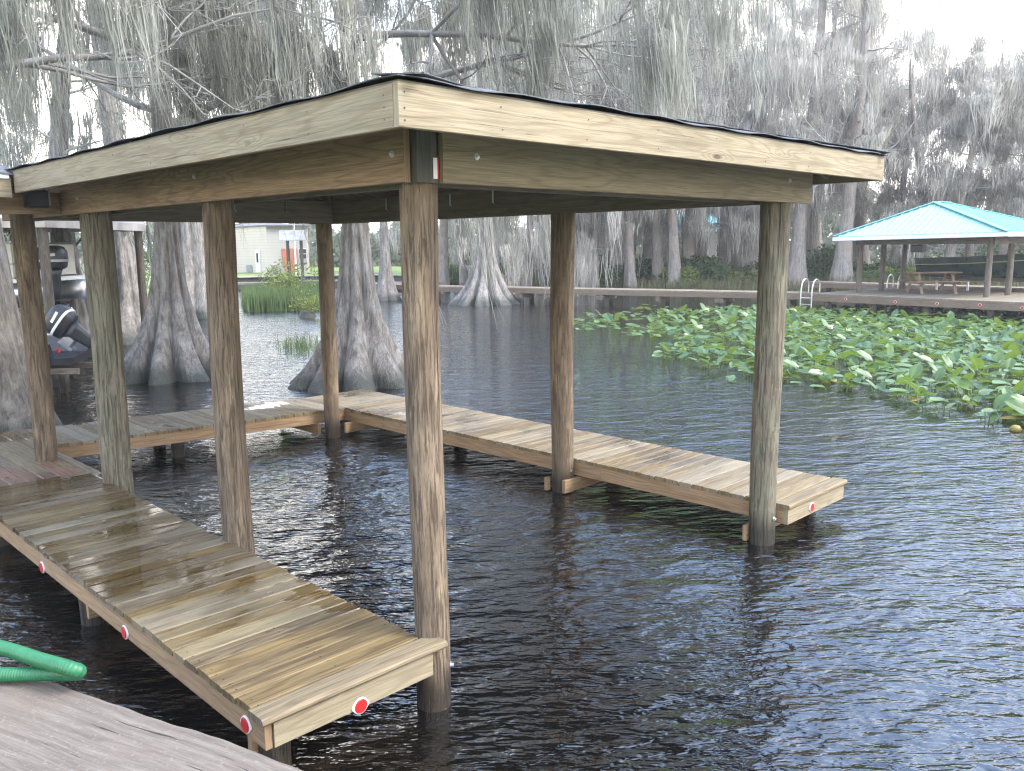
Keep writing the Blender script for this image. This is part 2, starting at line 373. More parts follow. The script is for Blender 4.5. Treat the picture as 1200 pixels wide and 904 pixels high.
# roof: hip surface with sheathing and shingles, uneven lifted edge
SL = .225; HWX = (XF1-XF0)/2
def rz_(x, y, e=0): return ZF+SL*min(x-XF0+e, XF1-x+e, y-YF0+e, YF1-y+e)
def hip_surface(off, e, name, m, par, thick, wav):
    """grid clipped to the hip footprint expanded by e"""
    x0, x1, y0, y1 = XF0-e, XF1+e, YF0-e, YF1+e; hw = (x1-x0)/2
    ridge = [(x0+hw, y0+hw), (x0+hw, y1-hw)]
    b = MB()
    def quadstrip(A, B, C, Dp, n, rows):   # eave A->B, upper C->D
        V = []; F = []
        for j in range(rows+1):
            for i in range(n+1):
                s = i/n; t = (j/rows)**1.0
                P = Vector(A).lerp(Vector(B), s).lerp(Vector(C).lerp(Vector(Dp), s), t)
                w = wav(P.x, P.y)*max(0, 1-t*9) if wav else 0
                if wav: P.z += w
                V.append(P+Vector((0, 0, off+(thick/2))))
        nv = len(V); V += [p-Vector((0, 0, thick)) for p in V]
        for j in range(rows):
            for i in range(n):
                a = j*(n+1)+i; q = [a, a+1, a+n+2, a+n+1]; F.append(q); F.append([k+nv for k in q[::-1]])
        for i in range(n): F.append([i+nv, i+1+nv, i+1, i])
        for j in range(rows): a = j*(n+1); F.append([a, a+n+1, a+n+1+nv, a+nv]); a += n; F.append([a+nv, a+n+1+nv, a+n+1, a])
        b.add(V, F)
    zE = ZF-SL*e*0; zR = ZF+SL*hw
    c = [(x0, y0, zE), (x1, y0, zE), (x1, y1, zE), (x0, y1, zE)]; r0 = (*ridge[0], zR); r1 = (*ridge[1], zR)
    quadstrip(c[0], c[1], r0, r0, 60, 18); quadstrip(c[1], c[2], r0, r1, 80, 18)
    quadstrip(c[2], c[3], r1, r1, 60, 18); quadstrip(c[3], c[0], r1, r0, 80, 18)
    return b.build(name, m, par)
wv = lambda x, y: .001+.004*math.sin(x*3.1+y*2.0)+.006*abs(math.sin(x*1.7+y*.8+.9))+.006*math.sin(x*11+y*9)
sheath = hip_surface(.002, -.003, 'sheathing', M['ply'], bh, .012, None)
shin = hip_surface(.0165, .02, 'roof', M['shingle'], bh, .005, wv)
b = MB()                                    # ridge and hip caps
zR = ZF+SL*(HWX+.028)
xm = (XF0+XF1)/2; ya, yb = YF0+HWX, YF1-HWX
for (p, q) in (((xm, ya, zR+.03), (xm, yb, zR+.03)),) + tuple(((xm, yy, zR+.03), (cx, cy, ZF+.03)) for (yy, cx, cy) in ((ya, XF0, YF0), (ya, XF1, YF0), (yb, XF1, YF1), (yb, XF0, YF1))):
    p, q = Vector(p), Vector(q); n = int((q-p).length/.15)
    for i in range(n): b.board(p.lerp(q, i/n), p.lerp(q, (i+1.25)/n if i < n-1 else 1), .22, .006, (0, 0, 1), .002)
b.build('ridge_cap', M['shingle'], shin)
def rafter(p, q):
    b = MB(); b.board(p, q, .038, .14, (0, 0, 1), .002); b.build('rafter', M['under'], bh)
zo = -.012-.07/math.cos(math.atan(SL))-.004
y = YF0+.45
while y < YF1-.2:
    L = min(HWX-.03, y-YF0-.03, YF1-y-.03)
    if L > .15:
        rafter((XF0+.04, y, ZF+SL*.04+zo), (XF0+L, y, ZF+SL*L+zo)); rafter((XF1-.04, y, ZF+SL*.04+zo), (XF1-L, y, ZF+SL*L+zo))
    y += .6
x = XF0+.45
while x < XF1-.2:
    L = min(x-XF0-.03, XF1-x-.03)
    if L > .15:
        rafter((x, YF0+.04, ZF+SL*.04+zo), (x, YF0+L, ZF+SL*L+zo)); rafter((x, YF1-.04, ZF+SL*.04+zo), (x, YF1-L, ZF+SL*L+zo))
    x += .6
for (cx, cy, yy) in ((XF0, YF0, ya), (XF1, YF0, ya), (XF1, YF1, yb), (XF0, YF1, yb)):
    sx = 1 if cx < xm else -1; sy = 1 if cy < 2 else -1
    rafter((cx+.06*sx, cy+.06*sy, ZF+SL*.06+zo-.03), (xm, yy, ZF+SL*HWX+zo-.03))
rafter((xm, ya, ZF+SL*HWX+zo-.01), (xm, yb, ZF+SL*HWX+zo-.01))
# galvanised rafter ties and hooks hanging inside the beams
for i, (x, y) in enumerate([(.185, .9), (.185, 1.6), (.185, 2.9), (.185, 3.6), (3.58, 1.1), (3.58, 3.2), (3.58, 3.9), (3.58, 5.1), (1.2, 6.30), (2.2, 6.30), (2.9, 6.30)]):
    b = MB(); b.board((x, y, 3.06), (x, y, 3.19), .022, .004, (1, 0, 0), 0); b.tube([(x, y, 3.07), (x+.02, y, 3.05), (x+.03, y+.01, 3.065)], .004, 6)
    b.build('rafter_tie', M['steel'], bh)

# ---- neighbour roof joining at the left end
ar = empty('lean_to_roof', (-2.5, 5.5, 0), 0, 'low shingled roof meeting the boathouse roof at the left edge', 'roof')
b = MB()
V = []; F = []; nx_, ny_ = 30, 14
for j in range(ny_+1):
    for i in range(nx_+1):
        x = -.59-3.6*i/nx_; y = 4.745+2.8*j/ny_
        d1 = (y-4.74); z = 3.250+.20*d1+.020*math.sin(i*.9)*math.exp(-d1*4)+.05*math.exp(-((x+.62)/.10)**2)*min(d1*2, 1)+.06*min(max(-(x+.75)*.8, 0), 1)
        V.append((x-0.0, y, z))
nv = len(V); V += [(p[0], p[1], p[2]-.012) for p in V]
for j in range(ny_):
    for i in range(nx_):
        a = j*(nx_+1)+i; q = [a, a+nx_+1, a+nx_+2, a+1]; F.append(q); F.append([k+nv for k in q[::-1]])
for i in range(nx_): F.append([i, i+1, i+1+nv, i+nv])
b.add(V, F); b.build('shingles', M['shingle'], ar).location = (2.5, -5.5, 0)
def arp(bb, name, m): o = bb.build(name, m, ar); o.location = (2.5, -5.5, 0); return o
b = MB(); b.board((-4.2, 4.79, 3.142), (-.626, 4.79, 3.142), .036, .17, (0, 0, 1), .003); arp(b, 'fascia_board', M['fascia'])
b = MB(); b.board((-4.2, 4.765, 3.232), (-.64, 4.765, 3.232), .02, .035, (0, 0, 1), .002); arp(b, 'drip_edge', M['white'])
b = MB(); b.board((-4.2, 4.75, 3.185), (-.76, 4.75, 3.185), .03, .04, (0, 0, 1), .004); arp(b, 'light_strip', M['shirt'])
b = MB(); b.board((-4.2, 5.1, 3.03), (-.155, 5.1, 3.03), .038, .2, (0, 0, 1), .003); arp(b, 'beam', M['beam'])
b = MB(); b.board((-4.2, 7.3, 3.2), (-.155, 7.3, 3.2), .038, .2, (0, 0, 1), .003); arp(b, 'beam', M['under'])
for (x, y) in ((-4.0, 5.1), (-4.0, 7.25)):
    arp(piling(x, y, -1.5, 3.1, .11, .11, M['post'], 40), 'piling', M['post'])
# black box speaker on the left beam
q0 = PY(29, 223, 5.0); q1 = PY(55, 244, 5.0); zc_ = (q0.z+q1.z)/2; wz = abs(q0.z-q1.z); wx = abs(q1.x-q0.x)
sp = empty('speaker', ((q0.x+q1.x)/2, 5.0, zc_), 0, 'small black box speaker fixed at the left end of the boathouse beam', 'speaker')
b = MB(); b.board((-wx/2, 0, 0), (wx/2, 0, 0), .14, wz, (0, 0, 1), .012); b.build('cabinet', M['black'], sp)
b = MB(); b.board((-wx/2+.02, -.073, 0), (wx/2-.02, -.073, 0), .010, wz-.04, (0, 0, 1), .003); b.build('grille', plain('speaker_grille', (.04, .045, .052), .6, .3), sp)
b = MB(); b.board((wx/2+.012, -.03, -wz*.35), (wx/2+.012, -.03, wz*.6), .05, .018, (1, 0, 0), .002); b.build('bracket', M['shirt'], sp)

# ------------------------------------------------------------------ DOCK (U shape)
dk = empty('dock', (0, 0, 0), 0, 'U shaped wet plank dock around the boathouse slip with red reflectors', 'dock')
ZL, ZRt = .447, .355; TH = .038
def zback(x): return ZL+(ZRt-ZL)*max(0, min(1, (x+.1)/3.95))
XL0, XL1 = -1.115, -.0955
b = MB(); b2 = MB(); y = -.155; i = 0
SEAM = 5.25
b.board((XL0-.028, y-.012+.07, ZL-TH/2+.001), (XL1+.075, y-.012+.07, ZL-TH/2+.001), .15, .042, (0, 0, 1), .014, 3)
y += .138
while y+.14 < SEAM:
    w = .1375; yc = y+.07
    e0 = rnd.uniform(-.006, .006); e1 = rnd.uniform(-.006, .008)
    b.board((XL0-.012+e0, yc, ZL-TH/2+rnd.uniform(-.0015, .0015)), (XL1+e1, yc, ZL-TH/2+rnd.uniform(-.0015, .0015)), w-rnd.uniform(.003, .006), TH, (0, 0, 1), .006, 2, .0006)
    y += .1415
b.build('decking', M['deck'], dk)
sc_ = MB(); yy = -.06
while yy < SEAM-.1:
    for xx in (XL0+.03, (XL0+XL1)/2, XL1-.035):
        for dd in (-.035, .035): sc_.lathe((xx+rnd.uniform(-.006, .006), yy+dd, ZL-.003), [(.0042, 0), (.0042, .0042)], 6)
    yy += .1415
sc_.build('screw_heads', M['black'], dk, kind='stuff')
YS = y+.002
# boards running lengthwise past the seam and the wide back walkway
b = MB(); b2 = MB(); x = -3.6
def yf(x): return 6.755+(6.6-6.755)*(x+.0955)/3.945
while x < 3.83:
    xc = x+.07
    if xc < XL1-.0:
        y0 = YS+.005 if xc > XL0+.02 else 5.9
        tgt = b2
    else: y0 = yf(xc)-.012; tgt = b
    y1 = yf(xc)+1.173+rnd.uniform(-.006, .008)
    z = zback(xc)-TH/2+rnd.uniform(-.0015, .0015)
    if y0 < 5.9 and xc < XL1:
        ym = 6.1+rnd.uniform(-.7, .6)
        tgt.board((xc, y0, z), (xc, ym-.002, z), .1350, TH, (0, 0, 1), .006, 2, .0006)
        (b if xc > -1.5 else b2).board((xc, ym+.002, z), (xc, y1, z), .1350, TH, (0, 0, 1), .006, 2, .0006)
    else: tgt.board((xc, y0, z), (xc, y1, z), .1350, TH, (0, 0, 1), .006, 2, .0006)
    x += .1415
# filler board by the corner piling
b.board((XL1+.045, YS-.5, ZL-TH/2), (XL1+.045, 6.75, ZL-TH/2), .085, TH, (0, 0, 1), .004)
b.build('decking', M['deck_dry'], dk, label='dry pale back walkway decking'); b2.build('decking', M['deck_red'], dk, label='reddish wet decking at the left corner')
XR0, XR1 = 3.849, 4.945
b = MB(); y = -.192
b.board((XR0-.02, y+.06, ZRt-TH/2+.001), (XR1+.03, y+.06, ZRt-TH/2+.001), .15, .04, (0, 0, 1), .010, 2); y += .142
while y+.14 < 6.56:
    b.board((XR0-.014+rnd.uniform(-.006, .006), y+.07, ZRt-TH/2+rnd.uniform(-.0015, .0015)), (XR1+rnd.uniform(-.004, .012), y+.07, ZRt-TH/2+rnd.uniform(-.0015, .0015)), .1350, TH, (0, 0, 1), .006, 2, .0006); y += .1415
while y+.14 < 7.8:
    b.board((XR0+.005, y+.07, ZRt-TH/2), (XR1, y+.07, ZRt-TH/2), .1350, TH, (0, 0, 1), .006, 2, .0006); y += .1415
b.build('decking', M['deck_dry'], dk, label='dry pale decking of the right finger')
RH = .14
def rim(p0, p1, h=RH, m='rim'):
    b = MB(); L = (Vector(p1)-Vector(p0)).length; b.board(p0, p1, .038, h, (0, 0, 1), .003, max(2, int(L)), .001); return b.build('rim_joist', M[m], dk)
rc = -TH-RH/2-.001
rim((XL0+.02, -.13, ZL+rc), (XL0+.02, 3.2, ZL+rc)); rim((XL0+.019, 3.202, ZL+rc), (XL0+.019, 5.95, ZL+rc))
rim((XL0+.041, -.125, ZL+rc+.0015), (XL1-.01, -.125, ZL+rc+.0015), RH, 'fascia')
rim((XL1-.03, -.10, ZL+rc), (XL1-.03, 6.72, ZL+rc))
rim((XL1, yf(XL1)+.02, ZL+rc), (XR0+.02, 6.62, ZRt+rc)); rim((-3.6, yf(-3.6)+1.14, ZL+rc), (XR1-.02, 7.75, ZRt+rc))
rim((-3.6, 5.93, ZL+rc), (XL0, 5.93, ZL+rc))
rim((XR0+.012, -.15, ZRt+rc), (XR0+.012, 1.9, ZRt+rc)); rim((XR0+.011, 1.902, ZRt+rc), (XR0+.011, 6.60, ZRt+rc))
rim((XR1-.02, -.15, ZRt+rc), (XR1-.02, 7.72, ZRt+rc)); rim((XR0-.006, -.169, ZRt+rc+.001), (XR1-.001, -.169, ZRt+rc+.001), RH, 'fascia')
# cross bearers tying dock to pilings
def brace(p0, p1, h=.14): b = MB(); b.board(p0, p1, .04, h, (0, 0, 1), .003); b.build('bearer', M['rim'], dk)
for y in (.13, 2.24): brace((3.64, y-.02 if y < 1 else y, .085), (XR1-.06, y-.02 if y < 1 else y, .10))
for y in (.15, 2.43, 4.8): brace((XL0+.06, y, .17), (.16, y, .17))
brace((3.40, 6.57, .11), (3.40, 7.6, .11)); brace((3.67, 6.35, .12), (4.7, 6.35, .12)); brace((3.61, 2.47, .08), (3.66, 2.471, .08))
for (x, y, r) in ((XL0+.14, 2.6, .085), (XL0+.16, .1, .08), (XL0+.14, 4.9, .085), (XR1-.14, .12, .10), (XR1-.14, 2.5, .09), (XR1-.15, 5.2, .09), (1.55, 6.95, .08), (1.6, 7.65, .08), (-1.9, 6.4, .09), (-.6, 7.6, .09), (4.6, 7.5, .09)):
    zt = (ZL if x < 1 else ZRt+.02)-.045
    piling(x, y, -1.6, zt, r, r, M['post'], int(x*10+y*7)+90, 16).build('piling', M['post'], dk, smooth=True)
# red reflectors, mounted on the rims
def reflector(p, nrm, par=dk, s=1.22):
    nrm = Vector(nrm); u = Vector((0, 0, 1)); w = nrm.cross(u); p = Vector(p)
    V = []; k = 24
    def ring(rx, rz, h, pt):
        out = []
        for j in range(k):
            a = 2*math.pi*j/k; rr = 1+pt*max(0, math.cos(a))**14+pt*max(0, -math.cos(a))**14
            out.append(p+nrm*h+w*math.cos(a)*rx*rr*s+u*math.sin(a)*rz*s)
        return out
    b = MB(); b.loft([ring(.036, .036, .0, .22), ring(.036, .036, .006, .22), ring(.034, .034, .008, .2)])
    o = b.build('reflector', M['white'], par)
    b = MB(); b.loft([ring(.031, .031, .0082, 0), ring(.031, .031, .011, 0), ring(.028, .028, .0135, 0)]); b.build('lens', M['red'], o)
for (px, py) in ((50, 665), (147, 741), (289, 849)):
    q = PX(px, py, XL0+.0005); reflector((XL0+.0005, q.y, q.z), (-1, 0, 0))
q = PY(422, 827, -.1445); reflector((q.x, -.1445, q.z), (0, -1, 0))
q = PY(951, 594.5, -.1885); reflector((q.x, -.1885, q.z), (0, -1, 0))
b = MB()
for (x, y) in ((.0, 0), (3.748, 0), (3.748, 2.351)):
    d = (CAM-Vector((x, y, .2))); d.z = 0; d.normalize(); d2 = Vector((0 if x > 1 else 1, -1, 0)).normalized()
    b = MB(); b.lathe((x+d2.x*.105, y+d2.y*.105, .24), [(.02, 0), (.02, .005), (.012, .006), (.012, .02), (.004, .022)], 12, d2); b.build('bolt', M['steel'], dk)

# ------------------------------------------------------------------ weathered timber underfoot + hose
ZS = 1.02
edge = [(-160, 748), (-60, 770), (0, 783), (63, 797), (120, 816), (175, 836), (232, 853), (289, 872), (350, 897), (430, 932), (520, 985)]
ep = [G(a, c, ZS) for a, c in edge]
dirv = (ep[-1]-ep[0]); dirv.z = 0; L = dirv.length; dirv.normalize(); nrm = Vector((dirv.y, -dirv.x, 0))
if (CAM-ep[3]).dot(nrm) < 0: nrm = -nrm
V = []; F = []; U = []; nn = 120; prof = [(-0.0, -.16), (-.004, -.05), (.0, -.02), (.010, -.006), (.03, 0), (.12, .002), (.3, .003), (.55, .003), (.551, -.1)]
for i in range(nn+1):
    s = i/nn; t = s*(len(ep)-1); j = min(int(t), len(ep)-2); P = ep[j].lerp(ep[j+1], t-j)
    wob = .002*math.sin(s*37)+.0015*math.sin(s*91+1)
    for (a, z) in prof: V.append(P+nrm*(a+wob*(a < .1))+Vector((0, 0, z)))
k = len(prof)
for i in range(nn):
    for j in range(k-1):
        F.append([i*k+j, i*k+j+1, (i+1)*k+j+1, (i+1)*k+j]); u0, u1 = L*i/nn, L*(i+1)/nn; a0 = prof[j][0]+prof[j][1]; a1 = prof[j+1][0]+prof[j+1][1]
        U.append([(u0+3, a0), (u0+3, a1), (u1+3, a1), (u1+3, a0)])
F = [f[::-1] for f in F]; U = [u[::-1] for u in U]
b = MB(); b.add(V, F, U)
old = empty('old_landing', (0, 0, 0), 0, 'grey weathered old timber landing at the bottom left corner', 'landing')
b.build('edge_timber', M['slab'], old, smooth=True)
b = MB()
for i in range(9):
    c0 = ep[0]+nrm*(.56+.1+i*.205); c1 = c0+dirv*(L+.6); b.board(c0-dirv*.8+Vector((0, 0, -.03)), c1+Vector((0, 0, -.03)), .2, .045, (0, 0, 1), .006, 6, .002)
b.build('plank', M['slab'], old)
def spline(P, n):
    P = [Vector(p) for p in P]; P = [P[0]*2-P[1]]+P+[P[-1]*2-P[-2]]; out = []
    for i in range(1, len(P)-2):
        for j in range(n):
            t = j/n; a, c, d, e = P[i-1], P[i], P[i+1], P[i+2]
            out.append(.5*((2*c)+(d-a)*t+(2*a-5*c+4*d-e)*t*t+(3*c-a-3*d+e)*t**3))
    out.append(P[-2]); return out
hp = [G(-260, 700, 1.10), G(-120, 728, 1.11), G(0, 759, 1.12), G(45, 773, 1.12), G(80, 783, 1.12), G(92, 787, 1.10), G(84, 789.5, 1.075), G(60, 789.5, 1.062), G(0, 791, 1.056), G(-90, 792, 1.054), G(-260, 770, 1.055)]
pts = spline(hp, 60); pl = [0]
for i in range(1, len(pts)): pl.append(pl[-1]+(pts[i]-pts[i-1]).length)
rad = [.0268+.0014*math.sin(a/.0085*2*math.pi) for a in pl]
# resample evenly so the ribs stay regular
tot = pl[-1]; step = .0021; even = []; j = 0; s = 0
while s < tot:
    while pl[j+1] < s: j += 1
    even.append(pts[j].lerp(pts[j+1], (s-pl[j])/(pl[j+1]-pl[j]))); s += step
b = MB(); b.tube(even, [.0262+.0013*math.sin(i*step/.0105*2*math.pi) for i in range(len(even))], 18)
h = b.build('hose', M['hose'], None, smooth=True); tag(h, 'ribbed green hose bent in a loop over the old grey landing', 'hose')

# ------------------------------------------------------------------ WORLD, SUN
w = bpy.data.worlds.new('World'); sc.world = w; w.use_nodes = True; wt = w.node_tree; wt.nodes.clear()
SUN_EL, SUN_AZ = R(48), R(150)          # azimuth measured clockwise from +Y
wo = wt.nodes.new('ShaderNodeOutputWorld'); bg = wt.nodes.new('ShaderNodeBackground'); wt.links.new(bg.outputs[0], wo.inputs[0])
sky = wt.nodes.new('ShaderNodeTexSky'); sky.sky_type = 'NISHITA'; sky.sun_disc = False; sky.sun_elevation = SUN_EL; sky.sun_rotation = SUN_AZ
sky.air_density = 1.2; sky.dust_density = 1.5; sky.ozone_density = 2
tc = wt.nodes.new('ShaderNodeTexCoord'); mp = wt.nodes.new('ShaderNodeMapping'); mp.inputs['Scale'].default_value = (1, 1, 2.2); wt.links.new(tc.outputs['Generated'], mp.inputs[0])
nz = wt.nodes.new('ShaderNodeTexNoise'); nz.inputs['Scale'].default_value = 2.3; nz.inputs['Detail'].default_value = 6; nz.inputs['Roughness'].default_value = .55; nz.inputs['Distortion'].default_value = .4; wt.links.new(mp.outputs[0], nz.inputs['Vector'])
sx = wt.nodes.new('ShaderNodeSeparateXYZ'); wt.links.new(tc.outputs['Generated'], sx.inputs[0])
el = wt.nodes.new('ShaderNodeMapRange'); wt.links.new(sx.outputs[2], el.inputs[0])
for i, v_ in enumerate((.16, .42, .34, -.11)): el.inputs[i+1].default_value = v_
ad = wt.nodes.new('ShaderNodeMath'); ad.operation = 'ADD'; wt.links.new(nz.outputs[0], ad.inputs[0]); wt.links.new(el.outputs[0], ad.inputs[1])
cr = wt.nodes.new('ShaderNodeMapRange'); wt.links.new(ad.outputs[0], cr.inputs[0])
for i, v_ in enumerate((.42, .62, 0, 1)): cr.inputs[i+1].default_value = v_
mx = wt.nodes.new('ShaderNodeMix'); mx.data_type = 'RGBA'; wt.links.new(cr.outputs[0], mx.inputs[0]); vm_ = wt.nodes.new('ShaderNodeVectorMath'); vm_.operation = 'SCALE'; vm_.inputs['Scale'].default_value = 4.3; wt.links.new(sky.outputs[0], vm_.inputs[0]); wt.links.new(vm_.outputs[0], mx.inputs[6]); mx.inputs[7].default_value = (16.8, 15.8, 14.6, 1)
wt.links.new(mx.outputs[2], bg.inputs[0]); bg.inputs[1].default_value = .15
sl = bpy.data.lights.new('sun', 'SUN'); sl.energy = 1.7; sl.angle = R(14); sl.color = (1, .93, .82)
so = bpy.data.objects.new('sun', sl); COL.objects.link(so)
sd = Vector((math.sin(SUN_AZ)*math.cos(SUN_EL), math.cos(SUN_AZ)*math.cos(SUN_EL), math.sin(SUN_EL)))
so.rotation_euler = sd.to_track_quat('Z', 'Y').to_euler(); so.location = (0, -10, 20)
sc.view_settings.view_transform = 'Standard'; sc.view_settings.look = 'None'; sc.view_settings.gamma = 1; sc.view_settings.use_curve_mapping = False
sc.view_settings.exposure = 0.86

# ------------------------------------------------------------------ WATER AND GROUND
n = NT('lake_water'); pos = n.N('NewGeometry').outputs['Position']
rot = n.mapping(pos, (1, 1, 1), (0, 0, 0), (0, 0, R(-45)))
r2 = n.mapping(pos, (1, 1, 1), (0, 0, 0), (0, 0, R(-62)))
amp = n.noise(pos, .22, 2, .5)
a1 = n.noise(n.mapping(rot, (12.5, 4.6, 1)), 1, 2, .55, .35)
a2 = n.noise(n.mapping(r2, (3.6, 1.7, 1)), 1, 2, .5, .25)
a3 = n.noise(n.mapping(rot, (33, 14, 1)), 1, 2, .5, .3)
h = n.math('ADD', n.math('MULTIPLY', a1, n.mapr(amp, .35, .65, .014, .030)), n.math('ADD', n.math('MULTIPLY', a2, .056), n.math('MULTIPLY', a3, .0060)))
bp = n.t.nodes.new('ShaderNodeBump'); n.L(h, bp.inputs['Height']); bp.inputs['Strength'].default_value = 1; bp.inputs['Distance'].default_value = 1.0
M['water'] = n.done((.004, .0035, .003), .02, bp.outputs[0], IOR=1.78)
b = MB(); b.add([(-600, -300, 0), (600, -300, 0), (600, 900, 0), (-600, 900, 0)], [[0, 1, 2, 3]]); b.build('water', M['water'], None, kind='structure')

SH = [(-900, 15), (-300, 15), (-120, 17), (-20, 20), (40, 24), (100, 30), (150, 40), (240, 60), (300, 61), (450, 60), (520, 55), (640, 50), (760, 47), (900, 46), (1100, 44), (1400, 42), (2200, 45), (3500, 60)]
SHZ = [(-900, .5), (100, .5), (200, .75), (450, .8), (560, .6), (640, .35), (760, .2), (1500, .25), (3500, .5)]
def interp(T, x):
    if x <= T[0][0]: return T[0][1]
    for (a, c), (d, e) in zip(T, T[1:]):
        if x <= d: return c+(e-c)*(x-a)/(d-a)
    return T[-1][1]
def pxdist(x, y):
    v = Vector((x, y, CAM.z))-CAM; dz = v.dot(Fv)
    d = math.hypot(v.x, v.y)
    if dz < .05*d: return (3600 if v.dot(Rv) > 0 else -900), d, v.dot(Fv)
    return 600+FPX*v.dot(Rv)/dz, d, dz
def gh(x, y):
    p, d, dz = pxdist(x, y)
    sft = interp(SH, p); zz = interp(SHZ, p)
    t = (d-sft)/1.4; t = max(0, min(1, t+.5)); t = t*t*(3-2*t)
    z = -1.5+(1.5+zz)*t
    if t >= 1: z += min((d-sft)*.004, 1.2)+.07*math.sin(x*.7)*math.cos(y*.9)*min(1, (d-sft)*.2)
    # bank the photographer stands on
    s_ = (x*.72+y*.69)+5.35                 # behind the old landing
    bz = max(0, min(1, -s_/1.2)); z = max(z, -1.5+2.35*bz)
    return z
gx = sorted(set([round(v, 2) for v in list(np.arange(-40, 100, 1.6))+list(np.arange(-600, -40, 28))+list(np.arange(100, 640, 27))]))
gy = sorted(set([round(v, 2) for v in list(np.arange(-12, 110, 1.6))+list(np.arange(-300, -12, 24))+list(np.arange(110, 900, 33))]))
V = [(x, y, gh(x, y)) for y in gy for x in gx]; nxn = len(gx)
F = [[j*nxn+i, j*nxn+i+1, (j+1)*nxn+i+1, (j+1)*nxn+i] for j in range(len(gy)-1) for i in range(nxn-1)]
n = NT('ground_soil_grass'); pos = n.N('NewGeometry').outputs['Position']
g1 = n.noise(pos, .35, 5, .6); g2 = n.noise(pos, 6, 5, .7)
c = n.mix(n.mapr(g2, .35, .65), (.14, .20, .045), (.22, .28, .07)); c = n.mix(n.mapr(g1, .5, .66), c, (.12, .10, .06))
spz = n.N('SeparateXYZ'); n.L(pos, spz.inputs[0])
c = n.mix(n.mapr(spz.outputs[2], .25, .62, 1, 0), c, (.075, .06, .04))
M['ground'] = n.done(c, .95, n.bump(g2, .6, .05))
b = MB(); b.add(V, F); b.build('ground', M['ground'], None, smooth=True, kind='structure')

# ------------------------------------------------------------------ TREES
def bark(name, light, dark, pale=.3, red=None):
    n = NT(name); tcx = n.N('TexCoord').outputs['Object']
    f = n.noise(n.mapping(tcx, (13, 13, 1.5)), 1, 5, .62, .5); g = n.noise(n.mapping(tcx, (42, 42, 5)), 1, 4, .65); l = n.noise(tcx, 2.2, 6, .65)
    c = n.mix(n.mapr(f, .35, .65), dark, light); c = n.mix(n.mapr(g, .5, .68, 0, .6), c, (dark[0]*.45, dark[1]*.43, dark[2]*.42))
    c = n.mix(n.math('MULTIPLY', n.mapr(l, .52, .66), pale), c, (.42, .42, .39))
    if red: c = n.mix(n.mapr(n.noise(tcx, .9, 3, .5), .5, .6, 0, .7), c, red)
    pz = n.N('SeparateXYZ'); n.L(n.N('NewGeometry').outputs['Position'], pz.inputs[0])
    wl = n.math('ADD', pz.outputs[2], n.math('MULTIPLY', n.noise(tcx, 3, 3), .35)); wb = n.mapr(wl, .34, .62, 1, 0)
    c = n.mix(n.math('MULTIPLY', wb, .88), c, (.022, .028, .017))
    hh = n.math('SUBTRACT', f, n.math('MULTIPLY', g, .5))
    return n.done(c, n.mapr(wb, 0, 1, .9, .5), n.bump(hh, .9, .05))
M['bark'] = bark('cypress_bark', (.29, .265, .232), (.11, .10, .088), .3)
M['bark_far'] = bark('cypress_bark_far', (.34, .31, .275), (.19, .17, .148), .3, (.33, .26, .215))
M['limb'] = plain('grey_limb_bark', (.25, .235, .215), .9, 0, .25, 3)
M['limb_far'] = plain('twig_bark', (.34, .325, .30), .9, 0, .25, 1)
def moss_mat(name, c1, c2, tr=.25):
    n = NT(name); g = n.N('NewGeometry'); v = n.noise(g.outputs['Position'], 1.1, 3, .6)
    c = n.mix(n.mapr(v, .35, .65), c1, c2)
    hs = n.N('HueSaturation'); n.L(c, hs.inputs['Color']); n.L(n.mapr(g.outputs['Random Per Island'], 0, 1, .72, 1.25), hs.inputs['Value'])
    tl = n.N('BsdfTranslucent'); n.L(hs.outputs[0], tl.inputs[0]); ms = n.N('MixShader'); ms.inputs[0].default_value = tr
    n.L(n.p.outputs[0], ms.inputs[1]); n.L(tl.outputs[0], ms.inputs[2]); n.L(ms.outputs[0], n.out.inputs[0])
    return n.done(hs.outputs[0], .95)
M['moss'] = moss_mat('spanish_moss', (.27, .275, .235), (.38, .375, .32), .3)
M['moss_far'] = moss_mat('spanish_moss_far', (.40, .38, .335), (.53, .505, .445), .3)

def tubes(S, k=4):
    """S: array (n,8) p0 p1 r0 r1 -> verts, quads"""
    S = np.asarray(S, float); n_ = len(S); p0, p1 = S[:, :3], S[:, 3:6]; a = p1-p0; a /= np.linalg.norm(a, axis=1)[:, None]+1e-9
    ref = np.where(np.abs(a[:, 2:3]) < .9, np.array([[0, 0, 1.]]), np.array([[1., 0, 0]])); u = np.cross(a, ref); u /= np.linalg.norm(u, axis=1)[:, None]; v = np.cross(a, u)
    an = np.arange(k)*2*np.pi/k
    rg = u[:, None, :]*np.cos(an)[None, :, None]+v[:, None, :]*np.sin(an)[None, :, None]
    V = np.concatenate([p0[:, None, :]-a[:, None, :]*S[:, 6, None, None]*.3+rg*S[:, 6, None, None], p1[:, None, :]+rg*S[:, 7, None, None]], axis=1).reshape(-1, 3)
    b0 = (np.arange(n_)*2*k)[:, None]; j = np.arange(k); j2 = (j+1) % k
    F = np.stack([b0+j, b0+j2, b0+k+j2, b0+k+j], axis=2).reshape(-1, 4)
    return V, F
